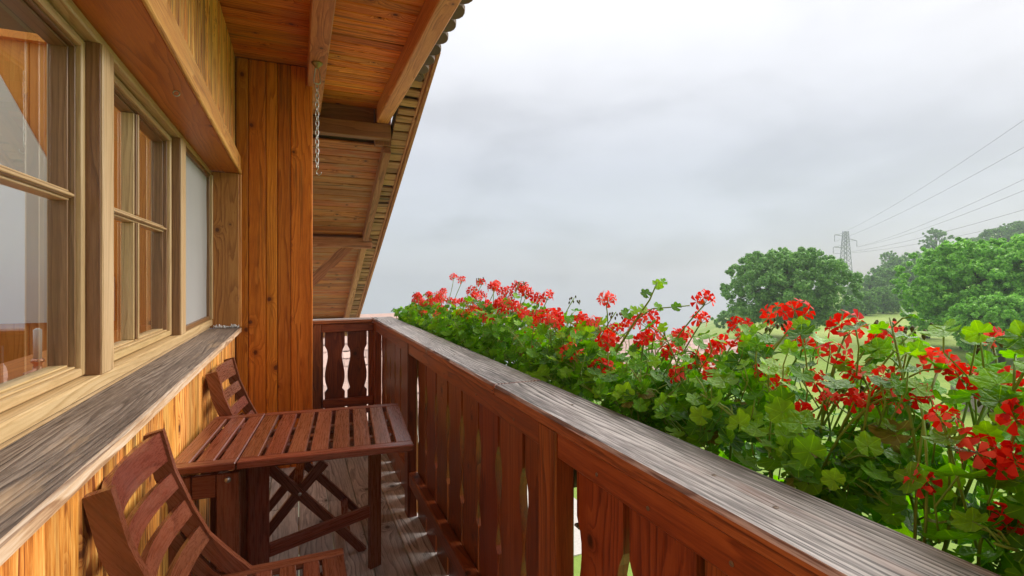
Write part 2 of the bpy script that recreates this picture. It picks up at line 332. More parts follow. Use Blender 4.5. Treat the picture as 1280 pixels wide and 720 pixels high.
def glass_mat():
    m, nt = new_mat('window_glass')
    fr = nd(nt, 'ShaderNodeFresnel', {0: 2.5}).outputs[0]
    P = nd(nt, 'ShaderNodeTexCoord').outputs['Object']
    n = nd(nt, 'ShaderNodeTexNoise', {'Vector': P, 'Scale': 1.3, 'Detail': 1.0}).outputs[0]
    bp = nd(nt, 'ShaderNodeBump', {'Strength': 0.05, 'Distance': 0.02, 'Height': n}).outputs[0]
    gl = nd(nt, 'ShaderNodeBsdfGlossy', {'Color': (0.97, 0.98, 1, 1), 'Roughness': 0.003, 'Normal': bp}).outputs[0]
    tr = nd(nt, 'ShaderNodeBsdfTransparent', {0: (0.92, 0.95, 0.94, 1)}).outputs[0]
    out(nt, nd(nt, 'ShaderNodeMixShader', {0: mth(nt, 'ADD', fr, 0.04, clamp=True), 1: tr, 2: gl}).outputs[0]); return m
M_GLASS = glass_mat()

def grass_mat():
    m, nt = new_mat('meadow_grass')
    P = nd(nt, 'ShaderNodeTexCoord').outputs['Object']
    a = nd(nt, 'ShaderNodeTexNoise', {'Vector': P, 'Scale': 0.05, 'Detail': 5.0}).outputs[0]
    b = nd(nt, 'ShaderNodeTexNoise', {'Vector': P, 'Scale': 1.6, 'Detail': 6.0, 'Roughness': 0.7}).outputs[0]
    c = ramp(nt, a, [(0.3, (0.17, 0.27, 0.05)), (0.5, (0.24, 0.33, 0.07)), (0.7, (0.33, 0.39, 0.11))])
    c = nd(nt, 'ShaderNodeHueSaturation', {'Color': c, 'Value': mth(nt, 'ADD', 0.65, mth(nt, 'MULTIPLY', b, 0.7))}).outputs[0]
    bp = nd(nt, 'ShaderNodeBump', {'Strength': 0.5, 'Distance': 0.15, 'Height': b}).outputs[0]
    out(nt, nd(nt, 'ShaderNodeBsdfPrincipled', {'Base Color': c, 'Roughness': 0.95, 'Normal': bp, 'Specular IOR Level': 0.1}).outputs[0]); return m
M_GRASS = grass_mat()
M_PATH = plain('pale_gravel', (0.52, 0.48, 0.43), 0.95, 0, 0.25, 22., 0.4)

# ------------------------------------------------------------------ ground
GZ = -3.4
def ground_z(x, y):
    D = x * SA + y * CA; n = 0.80 * y - 0.60 * x
    z = GZ - 0.012 * max(0, D - 20)
    z -= 0.40 * max(0, n - 3.5) * min(1, max(0, n - 3.5) / 5)
    t = max(0.0, x - 1.55 * y - 12) * min(1, max(0, D - 60) / 40)     # wooded hillside
    z += 0.30 * t
    z += 0.35 * math.sin(x * 0.05 + 1) * math.sin(y * 0.043) * min(1, max(0, D - 20) / 30)
    return max(z, -70)
def build_ground():
    V, F = [], []; NA = 120
    rs = [0.0, 3, 6, 10, 14, 18, 23, 28, 34, 41, 48, 56, 65, 75, 86, 98, 112, 128, 146, 166, 190, 220, 255, 300, 350]
    V.append((2, 4, GZ))
    for r in rs[1:]:
        for k in range(NA):
            a = 2 * math.pi * k / NA; x, y = 2 + r * math.cos(a), 4 + r * math.sin(a); V.append((x, y, ground_z(x, y)))
    for k in range(NA): F.append((0, 1 + k, 1 + (k + 1) % NA))
    for i in range(len(rs) - 2):
        for k in range(NA):
            a, b = 1 + i * NA + k, 1 + i * NA + (k + 1) % NA; F.append((a, a + NA, b + NA, b))
    tag(link('ground', mesh('ground', V, F, M_GRASS, True)), 'green alpine meadow falling away below the balcony', 'meadow', kind='structure')
    p = MB(); p.box(1.2, 5.4, 7.4, 13.4, GZ - 0.2, GZ + 0.012)
    tag(link('path', p.me('path', M_PATH)), 'pale gravel yard seen through the railing gaps', 'path', kind='structure')
build_ground()

# ------------------------------------------------------------------ balcony floor
YN, YE = -1.6, 4.02          # near and far end of the balcony
fl = empty('balcony_floor', T(0.1, 1.2, 0)); tag(fl, 'grey weathered plank floor of the balcony', 'floor', kind='structure')
x = -0.46; k = 0
while x < 0.60:
    w = (0.152, 0.147, 0.157)[k % 3]
    cut = [YN, YN + 1.4 + (k * 0.83) % 1.9, 2.72 if k % 2 else 3.1, YE + 0.25]
    for a, b in zip(cut, cut[1:]):
        if b - a > 0.1: span('plank', x, min(x + w, 0.61), a + 0.001, b - 0.001, -0.035 + R.uniform(-.001, .001), R.uniform(-.0015, .0015), W_FLOOR, fl, 0.003, along=1)
    x += w + 0.004; k += 1
for y in (-1.2, 0.2, 1.6, 3.0, 4.1): span('joist', -0.46, 0.62, y - 0.05, y + 0.05, -0.20, -0.037, W_BEAMD, fl)

# ------------------------------------------------------------------ the chalet
house = empty('chalet_house', T(-1.5, 1.5, GZ))
tag(house, 'timber chalet wall with windows and wooden roof overhang along the balcony', 'house')
XF = -0.375                   # cladding face
WY0, WY1 = 0.80, 3.715        # window opening
def cladding(name, y0, y1, z0, z1, mat, w=0.078):
    back = link(name, MB().box(-0.46, XF - 0.022, y0, y1, z0, z1).me(name, W_BEAMD), Matrix(), house)
    y = y0; k = 0
    while y < y1 - 0.01:
        ww = min(w * (1 if k % 4 else 0.82), y1 - y)
        span('board', XF - 0.022, XF + R.uniform(-.0015, .0015), y + 0.0012, y + ww - 0.0012, z0 + 0.001, z1 - 0.001, mat, back, 0.007, along=2)
        y += ww; k += 1
    return back
cladding('lower_wall', YN, 3.745, -0.25, 0.934, W_CLAD, 0.068)
cladding('upper_wall', 0.4, 3.745, 2.092, 2.745, W_CLAD, 0.052)
cladding('side_wall', YN, 0.4, 0.97, 2.745, W_CLAD, 0.068)
# lintel
span('lintel_soffit', -0.52, -0.352, 0.45, 3.74, 1.977, 2.0, W_LINTEL, house)
span('lintel_trim', -0.385, -0.343, 0.4, 3.742, 2.003, 2.09, W_TRIM, house, 0.004)
span('lintel_bead', -0.352, -0.338, 0.4, 3.742, 1.972, 2.002, W_TRIM, house, 0.004)
span('lintel_block', -0.52, -0.388, 0.4, 3.742, 2.003, 2.09, W_BEAMD, house)
# sill
span('window_sill', -0.555, -0.338, 0.40, 3.742, 0.936, 0.97, W_SILL, house, 0.006, along=1)
# reveals
span('reveal_board', -0.52, -0.352, 3.718, 3.742, 0.972, 1.975, W_REVEAL, house, 0.003, along=2)
span('reveal_board', -0.355, -0.338, 3.722, 3.744, 0.972, 1.97, W_TRIM, house, 0.003, along=2)
span('reveal_board', -0.52, -0.352, 0.45, 0.475, 0.972, 1.975, W_REVEAL, house, 0.003, along=2)
span('jamb', -0.56, -0.50, 0.476, 0.80, 0.972, 1.976, W_FRAME, house)
# outer frame
of = empty('window_frame', T(-0.52, 2.2, 0.97), house)
span('frame_sill', -0.612, -0.515, 0.80, 3.716, 0.971, 0.988, W_FRAME, of, 0.004, along=1)
span('frame_sill', -0.612, -0.500, 0.80, 3.716, 0.9885, 1.028, W_FRAME, of, 0.006, along=1)
span('frame_head', -0.612, -0.505, 0.80, 3.716, 1.948, 1.976, W_FRAME, of, 0.004, along=1)
for a, b in ((1.735, 1.825), (2.765, 2.862), (3.690, 3.716)):
    span('mullion', -0.612, -0.497, a, b, 1.0285, 1.9475, W_FRAME, of, 0.003, along=2)
    if b < 3.6:
        span('mullion_side', -0.605, -0.503, a - 0.004, a - 0.0005, 1.0285, 1.9475, W_BRONZE, of, 0.001, along=2)
def sash(y0, y1, label):
    z0, z1 = 1.031, 1.945
    w = empty('window', T(-0.56, (y0 + y1) / 2, z0), house); w['label'] = label
    s = 0.022; x0, x1 = -0.612, -0.535
    span('stile', x0, x1, y0, y0 + s, z0, z1, W_FRAME, w, 0.004, along=2); span('stile', x0, x1, y1 - s, y1, z0, z1, W_FRAME, w, 0.004, along=2)
    span('sash_rail', x0, x1, y0 + s, y1 - s, z0, z0 + s, W_FRAME, w, 0.004, along=1); span('sash_rail', x0, x1, y0 + s, y1 - s, z1 - s, z1, W_FRAME, w, 0.004, along=1)
    for d, xz in ((0.006, -0.549), (0.012, -0.563)):       # stepped glazing bead
        e = d - 0.006
        span('bead', -0.605, xz, y1 - s - d, y1 - s - e - 0.0005, z0 + s, z1 - s, W_BRONZE, w, 0.002, along=2)
        span('bead', -0.605, xz, y0 + s + e + 0.0005, y0 + s + d, z0 + s, z1 - s, W_BRONZE, w, 0.002, along=2)
        span('bead', -0.605, xz, y0 + s + d, y1 - s - d, z1 - s - d, z1 - s - e - 0.0005, W_BRONZE, w, 0.002, along=1)
        span('bead', -0.605, xz, y0 + s + d, y1 - s - d, z0 + s + e + 0.0005, z0 + s + d, W_FRAME, w, 0.002, along=1)
    zb, yb, m = 1.517, (y0 + y1) / 2, s + 0.0125
    for dz, xz, mt in ((0.014, -0.560, W_FRAME), (0.008, -0.553, W_BRONZE), (0.004, -0.548, W_FRAME)):
        span('glazing_bar', -0.600, xz, y0 + m, y1 - m, zb - dz, zb + dz, mt, w, 0.002, along=1)
    for (za, zz) in ((z0 + m, zb - 0.0145), (zb + 0.0145, z1 - m)):
        for dy, xz, mt in ((0.016, -0.561, W_FRAME), (0.009, -0.554, W_BRONZE), (0.0045, -0.549, W_FRAME)):
            span('glazing_bar', -0.600, xz, yb - dy, yb + dy, za, zz, mt, w, 0.002, along=2)
    for (a, b) in ((y0 + s, yb - 0.002), (yb + 0.002, y1 - s)):
        for (za, zz) in ((z0 + s, zb - 0.002), (zb + 0.002, z1 - s)):
            link('pane', mesh('pane', [(-0.582, a, za), (-0.582, b, za), (-0.582, b, zz), (-0.582, a, zz)], [(0, 1, 2, 3)], M_GLASS), Matrix(), w)
sash(0.815, 1.7305, 'tan framed window reflecting the pale sky')
sash(1.829, 2.7605, 'four pane window with amber room behind')
# screened window
sw = empty('screen_window', T(-0.52, 3.28, 1.03), house); sw['label'] = 'window covered by a grey insect screen'
span('screen_frame', -0.545, -0.512, 2.866, 2.885, 1.03, 1.946, W_BRONZE, sw, 0.002, along=2); span('screen_frame', -0.545, -0.512, 3.668, 3.687, 1.03, 1.946, W_BRONZE, sw, 0.002, along=2)
span('screen_frame', -0.545, -0.512, 2.886, 3.667, 1.03, 1.052, W_BRONZE, sw, 0.002, along=1); span('screen_frame', -0.545, -0.512, 2.886, 3.667, 1.926, 1.946, W_BRONZE, sw, 0.002, along=1)
V, F = [], []
NX, NZ = 24, 20
for j in range(NZ + 1):
    for i in range(NX + 1):
        a, b = i / NX, j / NZ
        V.append((-0.527 + 0.004 * math.sin(9 * a + 2 * b) * math.sin(math.pi * a) * math.sin(math.pi * b) + 0.002 * math.sin(23 * a + 7 * b) * math.sin(math.pi * b), 2.886 + 0.781 * a, 1.053 + 0.872 * b))
for j in range(NZ):
    for i in range(NX):
        a = j * (NX + 1) + i; F.append((a, a + 1, a + NX + 2, a + NX + 1))
link('screen_cloth', mesh('screen_cloth', V, F, M_SCREEN, True), Matrix(), sw)
# projecting end wall
ew = link('end_wall', MB().box(-0.44, 0.082, 3.775, 3.99, -0.25, 2.745).me('end_wall', W_BEAMD), Matrix(), house)
edges = [-0.372, -0.300, -0.195, -0.125, -0.043, 0.0965]
for a, b in zip(edges, edges[1:]):
    span('board', a + 0.0012, b - 0.0012, 3.750, 3.774, -0.2, 2.744, W_END, ew, 0.005, along=2)
span('corner_trim', 0.0835, 0.0965, 3.7755, 3.99, -0.2, 2.744, W_TRIM, ew, 0.003, along=2)
link('far_wall', MB().box(-0.9, -0.46, 3.745, 9.6, GZ, 0.4).box(-0.46, -0.37, 3.995, 9.6, GZ, 0.4).me('far_wall', M_PLASTER), Matrix(), house)
link('base_wall', MB().box(-3.9, -0.46, YN - 0.6, 3.744, GZ - 0.3, -0.26).me('base_wall', M_PLASTER), Matrix(), house)

# ---- near roof
roof = empty('roof', T(0, 1, 2.75), house)
ZS, YR = 2.75, 4.55
def soff(x0, x1, y0, y1, z, mat, par):
    y = y1
    while y > y0:
        w = 0.098
        span('soffit_board', x0, x1, y - w + 0.002, y - 0.002, z + R.uniform(0, .002), z + 0.02, mat, par, 0.008, along=0)
        y -= w
soff(-0.46, 0.115, YN, 3.775, ZS, W_SOFFIT, roof)
soff(0.115, 0.66, YN, YR, ZS, W_SOFFIT, roof)
span('purlin', 0.060, 0.170, YN, 4.40, 2.615, ZS - 0.001, W_BEAM, roof, 0.006, along=1)
span('purlin', 0.612, 0.712, YN, 4.36, 2.60, ZS - 0.001, W_BEAM, roof, 0.006, along=1)
span('crossbeam', -0.40, 0.735, 4.362, 4.46, 2.475, 2.598, W_BEAMD, roof, 0.005, along=0)
span('crossbeam', -0.40, 0.610, 4.462, 4.54, 2.600, 2.748, W_BEAMD, roof, 0.005, along=0)
span('blocking', 0.615, 0.752, 4.463, 4.54, 2.44, 2.76, W_BEAMD, roof, 0.004)
span('fascia', 0.714, 0.738, YN, 4.45, 2.655, 2.79, W_BEAMD, roof, 0.004, along=1)
link('roof_deck', MB().box(-0.74, 0.72, YN - 0.6, YR, ZS + 0.045, ZS + 0.12).box(-3.9, -3.45, YN - 0.6, YR, ZS + 0.045, ZS + 0.12).box(-3.449, -0.741, YN - 0.6, 0.4, ZS + 0.045, ZS + 0.12).box(-3.449, -0.741, 3.58, YR, ZS + 0.045, ZS + 0.12).me('roof_deck', M_TILE), Matrix(), roof)  # gap over the room added so sky light falls on its end wall
def eave_tile():
    W_, n = 0.166, 7; pts = [(-0.20, -W_ / 2), (0.06, -W_ / 2)]
    for i in range(1, n): a = -math.pi / 2 + math.pi * i / n; pts.append((0.06 + 0.055 * math.cos(a), W_ / 2 * math.sin(a)))
    pts += [(0.06, W_ / 2), (-0.20, W_ / 2)]
    V, F = prism(pts, 0.022); return mesh('tile', V, F, M_TILE)
tme = eave_tile(); y = YN
while y < 4.40:
    link('tile', tme, T(0.755, y + 0.085, 2.812 + R.uniform(-.004, .004)) @ Matrix.Rotation(math.radians(9), 4, 'Y'), roof)
    link('tile', tme, T(0.665, y + 0.0, 2.852 + R.uniform(-.004, .004)) @ Matrix.Rotation(math.radians(9), 4, 'Y'), roof)
    y += 0.170
# ---- far sloping roof
SL = 0.443; ang = math.atan(SL)
def zf(y): return 4.48 - SL * y
froof = empty('lower_roof', T(0.2, 6.5, zf(6.5)), house)
dirS = Vector((0, math.cos(ang), -math.sin(ang))); nS = Vector((0, math.sin(ang), math.cos(ang)))
y = 4.56
while y < 9.6:
    board('soffit_board', (0.14, y + 0.048, zf(y + 0.048) + 0.012), (1, 0, 0), nS, 1.12, 0.103, 0.02, W_SOFFIT2, froof, 0.005); y += 0.098
def slope_bar(name, x, w, h, y0, y1, drop, mat):
    p, q = Vector((x, y0, zf(y0) - drop)), Vector((x, y1, zf(y1) - drop)); return bar(name, p, q, w, h, mat, froof, nS, 0.005)
slope_bar('rafter', 0.722, 0.066, 0.105, 4.50, 6.02, 0.058, W_BEAM2); slope_bar('rafter', 0.722, 0.066, 0.105, 6.16, 9.5, 0.058, W_BEAM2)
y = 3.55
while y < 9.6:
    w = R.uniform(0.06, 0.10)
    board('lath', (0.825, y, zf(y) + 0.004 + R.uniform(-.012, .008)), (1, 0, R.uniform(-.05, .05)), nS, 0.15, w, 0.025, W_LATH, froof, 0.004); y += 0.095
slope_bar('verge_board', 0.918, 0.028, 0.15, 3.50, 9.6, -0.02, W_BEAM2); slope_bar('verge_board', 0.894, 0.02, 0.07, 3.50, 9.6, -0.005, W_LATH)
bar('roof_deck', (0.17, 4.56, zf(4.56) + 0.075), (0.17, 9.6, zf(9.6) + 0.075), 1.14, 0.05, M_TILE, froof, nS, 0)
bar('roof_deck', (0.845, 3.5, zf(3.5) + 0.075), (0.845, 9.6, zf(9.6) + 0.075), 0.2, 0.05, M_TILE, froof, nS, 0)
span('crossbeam', -0.38, 0.80, 6.04, 6.15, zf(6.05) - 0.17, zf(6.15) - 0.004, W_BEAM2, froof, 0.006, along=0)
span('crossbeam', -0.38, 0.80, 8.62, 8.74, zf(8.63) - 0.17, zf(8.74) - 0.004, W_BEAM2, froof, 0.006, along=0)
# carved brace under the crossbeam
pts = [(0, -0.05), (0.10, -0.055), (0.16, -0.035), (0.22, -0.06), (0.42, -0.062), (0.50, -0.04), (0.56, -0.062), (0.86, -0.06), (0.86, 0.05), (0, 0.05)]
V, F = prism(pts, 0.10); a0 = Vector((-0.05, 6.10, 1.05)); a1 = Vector((0.50, 6.10, 1.62))
link('brace', mesh('brace', V, F, W_BEAM2), frame(a0, a1 - a0, (0, -1, 0)), froof)

# ---- room behind the glass
room = empty('room', T(-2, 1.5, 0), house)
def panelled(x0, x1, y0, y1, z0, z1, axis):
    if axis == 'x':
        y = y0
        while y < y1 - 0.01: span('room_panel', x0, x1, y + .001, min(y + 0.25, y1) - .001, z0, z1, W_ROOM, room, 0.004, along=2); y += 0.25
    else:
        x = x0
        while x < x1 - 0.01: span('room_panel', x + .001, min(x + 0.25, x1) - .001, y0, y1, z0, z1, W_ROOM, room, 0.004, along=2); x += 0.25
span('room_post', -3.65, -3.57, YN, YN + .1, 0, 2.6, W_ROOM, room); span('room_post', -3.65, -3.57, 1.0, 1.1, 0, 2.6, W_ROOM, room); span('room_post', -3.65, -3.57, 3.5, 3.6, 0, 2.6, W_ROOM, room)  # unseen back and near end left open to add daylight to the room
span('room_rail', -3.65, -3.57, YN + .1, 3.5, 0.0, 0.5, W_ROOM, room, along=1)
V, F = prism([(-3.55, 1.045), (-0.98, 1.045), (-0.98, 1.29), (-1.58, 2.598), (-3.55, 2.598)], 0.02)  # added panel, cut to stand in for sky reflected by the near window
link('sky_reflection_panel', mesh('sky_reflection_panel', V, F, M_WHITE), Matrix(((1, 0, 0, 0), (0, 0, -1, 3.607), (0, 1, 0, 0), (0, 0, 0, 1))), room)
panelled(-3.62, -0.62, 3.62, 3.65, 0, 2.6, 'y')
span('room_floor', -3.65, -0.60, YN, 3.65, -0.06, -0.0, W_ROOM, room, 0, along=1); [span('room_ceiling', a, b, c, d, 2.6, 2.64, W_ROOM, room, 0, along=1) for a, b, c, d in ((-0.74, -0.60, YN, 3.65), (-3.65, -3.45, YN, 3.65), (-3.449, -0.741, YN, 0.4), (-3.449, -0.741, 3.58, 3.65))]   # unseen ceiling opening, added to light the room's end wall
span('inner_sill', -0.90, -0.625, 0.5, 3.6, 0.985, 1.015, W_ROOM, room, 0.004, along=1)
span('inner_wall', -0.655, -0.625, YN, 3.61, 0.0, 0.98, W_ROOM, room, 0.004, along=1)
span('bench_back', -2.25, -2.20, 1.6, 3.6, 0.0, 1.05, W_DARK, room, 0.01, along=1)

# ------------------------------------------------------------------ balcony railing
rl = empty('balcony_railing', T(0.6, 1.5, 0))
tag(rl, 'dark red-brown wooden balcony railing with cut-out balusters and grey weathered cap', 'railing')
SLOT = [(0.883, .010), (0.775, .010), (0.765, .014), (0.745, .024), (0.72, .030), (0.69, .031), (0.66, .027), (0.62, .019), (0.57, .011), (0.53, .0105),
        (0.50, .014), (0.475, .021), (0.455, .027), (0.445, .027), (0.435, .018), (0.425, .0095), (0.34, .0095), (-0.16, .0095)]
def baluster_me(w, lz=True, rz=True, zoff=0.0, thick=0.025):
    L, Rr = [], []
    for z, s in SLOT:
        L.append((z + (zoff if z < 0.8 else 0), -w / 2 + (s if lz else .001))); Rr.append((z + (zoff if z < 0.8 else 0), w / 2 - (s if rz else .001)))
    V, F = prism(L[::-1] + Rr, thick); return mesh('baluster', V, F, W_RAIL)
posts = [(-0.665, -0.575), (1.03, 1.12), (2.72, 2.81), (3.985, 4.075)]
for a, b in posts: span('post', 0.546, 0.598, a, b, -0.12, 0.944, W_RAIL, rl, 0.004, along=2)
for (a, b), n in (((-0.575, 1.03), 8), ((1.12, 2.72), 8), ((2.81, 3.985), 6)):
    p = (b - a) / n; me = baluster_me(p, zoff=-0.03)
    for i in range(n): link('baluster', me, frame((0.612 + R.uniform(-.002, .002), a + p * (i + 0.5), 0), (0, 0, 1), (1, 0, 0)), rl)
    span('top_rail', 0.550, 0.597, a + .0012, b - .0012, 0.882, 0.9435, W_RAIL, rl, 0.004, along=1)
    span('lower_rail', 0.552, 0.597, a + .0012, b - .0012, 0.175, 0.245, W_RAIL, rl, 0.004, along=1)
span('post', 0.55, 0.598, YN, YN + 0.09, -0.12, 0.944, W_RAIL, rl, 0.004, along=2)
span('top_rail', 0.550, 0.597, YN + .092, -0.667, 0.882, 0.9435, W_RAIL, rl, 0.004, along=1)
span('lower_rail', 0.552, 0.597, YN + .092, -0.667, 0.175, 0.245, W_RAIL, rl, 0.004, along=1)
me = baluster_me(0.209, zoff=-0.03)
for i in range(4): link('baluster', me, frame((0.612, YN + 0.194 + 0.209 * i, 0), (0, 0, 1), (1, 0, 0)), rl)
for a, b in ((YN, 0.05), (0.052, 1.40), (1.402, 4.125)):
    span('cap', 0.535, 0.700, a, b, 0.945, 0.980, W_CAP, rl, 0.007, along=1)
# end railing
span('cap', 0.100, 0.5335, 4.005, 4.125, 0.9455, 0.9785, W_CAP, rl, 0.006, along=0)
span('top_rail', 0.160, 0.545, 4.018, 4.058, 0.882, 0.944, W_RAIL, rl, 0.004, along=0)
span('lower_rail', 0.1705, 0.545, 4.018, 4.058, 0.315, 0.375, W_RAIL, rl, 0.004, along=0)
span('post', 0.100, 0.158, 4.012, 4.060, -0.12, 0.944, W_RAIL, rl, 0.004, along=2)
me = baluster_me(0.1635)
for c in (0.2615, 0.425): link('baluster', me, frame((c, 4.075, 0), (0, 0, 1), (0, -1, 0)), rl)
me = baluster_me(0.085, True, False)
link('baluster', baluster_me(0.085, False, True), frame((0.1365, 4.075, 0), (0, 0, 1), (0, -1, 0)), rl)
link('baluster', baluster_me(0.085, True, False), frame((0.5495, 4.0765, 0), (0, 0, 1), (0, -1, 0)), rl)
V, F = lathe([(0.0042, 0), (0.0042, 0.0010), (0.002, 0.0015), (0.0018, 0.0008)], 10); sme = mesh('screw', V, F, M_SCREW)
for y in (0.52, 0.70, 0.86, 1.28, 1.6, 2.0, 2.4, 3.0, 3.4): link('screw', sme, frame((0.5498, y, 0.905), (0, 1, 0), (-1, 0, 0)), rl)
for y in (0.50, 0.62, 1.1, 2.0, 2.8, 3.5): link('screw', sme, frame((0.60 + R.uniform(-.02, .04), y, 0.9798), (1, 0, 0), (0, 0, 1)), rl)

# ------------------------------------------------------------------ table
def build_table():
    t = empty('folding_table'); tag(t, 'red-brown slatted drop-leaf table with one leaf raised between the two chairs', 'table')
    hz, th = 0.694, 0.022
    def leaf(x0, x1, n, lowz):
        w = 0.046
        for sy in (-1, 1):
            span('edge_rail', x0, x1, sy * 0.31 - (w if sy > 0 else 0), sy * 0.31 + (w if sy < 0 else 0), hz - 0.013, hz + 0.011, W_FURN, t, 0.003, along=0)
        p = (x1 - x0 + 0.015) / n
        for i in range(n):
            a = x0 + i * p; span('slat', a, a + p - 0.015, -0.31 + w + .001, 0.31 - w - .001, hz - 0.009, hz + 0.0105, W_FURN, t, 0.003, along=1)
        for y in (-0.1, 0.1): span('batten', x0 + 0.01, x1 - 0.01, y - .018, y + .018, hz - 0.032, hz - 0.0095, W_FURN, t, 0.003, along=0)
    leaf(-0.38, -0.186, 3, 0); leaf(-0.182, 0.38, 8, 0)
    for sy in (-1, 1):
        y = sy * 0.262
        for x in (-0.352, -0.214): span('leg', x - 0.033, x + 0.033, y - 0.0125, y + 0.0125, 0.0, hz - 0.033, W_FURN, t, 0.003, along=2)
        span('frame_rail', -0.318, -0.248, y - 0.010, y + 0.010, 0.585, hz - 0.034, W_FURN, t, 0.003, along=0)
        span('frame_rail', -0.318, -0.248, y - 0.010, y + 0.010, 0.11, 0.165, W_FURN, t, 0.003, along=0)
    span('stretcher', -0.30, -0.27, -0.248, 0.248, 0.10, 0.16, W_FURN, t, 0.003, along=1)
    span('stretcher', -0.30, -0.27, -0.248, 0.248, 0.60, 0.66, W_FURN, t, 0.003, along=1)
    # swung out gate leg
    a, b = Vector((-0.165, -0.03, 0)), Vector((0.272, 0.222, 0)); d = (b - a).normalized()
    gn = Vector((-d.y, d.x, 0))
    def gate(name, s0, s1, z0, z1, thick, alongz):
        c = a + d * ((s0 + s1) / 2); c.z = (z0 + z1) / 2
        if alongz: board(name, c, (0, 0, 1), gn, z1 - z0, s1 - s0, thick, W_FURN, t)
        else: board(name, c, d, (0, 0, 1), s1 - s0, thick, z1 - z0, W_FURN, t)
    L = (b - a).length
    gate('gate_leg', -0.035, 0.040, 0.06, hz - 0.035, 0.028, True); gate('gate_leg', L - 0.028, L + 0.028, 0.0, hz - 0.035, 0.024, True)
    gate('stretcher', 0.041, L - 0.029, 0.235, 0.285, 0.022, False); gate('stretcher', 0.041, L - 0.029, 0.60, 0.65, 0.022, False)
    span('hinge_post', -0.247, -0.180, -0.02, 0.012, 0.06, hz - 0.035, W_FURN, t, 0.003, along=2)
    board('hinge', (-0.182, -0.024, 0.27), (0, 0, 1), (0, -1, 0), 0.045, 0.02, 0.004, M_STEEL, t, 0.001)
    for x in (-0.214, -0.352): link('bolt', mesh('bolt', *lathe([(0.010, 0), (0.010, .002), (0.006, .005), (0.001, .006)], 12), M_STEEL, True), frame((x, -0.2745, 0.64), (1, 0, 0), (0, -1, 0)), t)
    return t
tb = build_table()
tb.matrix_basis = T(0.028, 2.125, 0) @ Matrix.Rotation(math.radians(-5), 4, 'Z')

# ------------------------------------------------------------------ chairs
def poly_ribbon(pts, w, t, mat, name, parent, y):
    """bar following a polyline in local xz, width w in that plane, thickness t along y"""
    n = len(pts); L, Rr = [], []
    for i in range(n):
        a, b = pts[max(i - 1, 0)], pts[min(i + 1, n - 1)]
        d = Vector((b[0] - a[0], b[1] - a[1])).normalized(); nn = Vector((-d.y, d.x)); ww = (w[i] if hasattr(w, '__len__') else w) / 2
        L.append((pts[i][0] + nn.x * ww, pts[i][1] + nn.y * ww)); Rr.append((pts[i][0] - nn.x * ww, pts[i][1] - nn.y * ww))
    o = Vector((pts[0][0], 0, pts[0][1])); e = Vector((pts[-1][0], 0, pts[-1][1])); M = frame((o.x, y, o.z), e - o, (0, -1, 0)); Mi = M.inverted()
    poly = [Mi @ Vector((p[0], y, p[1])) for p in L + Rr[::-1]]
    V, F = prism([(p.x, p.y) for p in poly], t)
    bm = bmesh.new(); vs = [bm.verts.new(v) for v in V]
    for f in F: bm.faces.new([vs[i] for i in f])
    bmesh.ops.recalc_face_normals(bm, faces=bm.faces)
    me = bpy.data.meshes.new(name); bm.to_mesh(me); bm.free(); me.materials.append(mat)
    return link(name, me, M, parent)
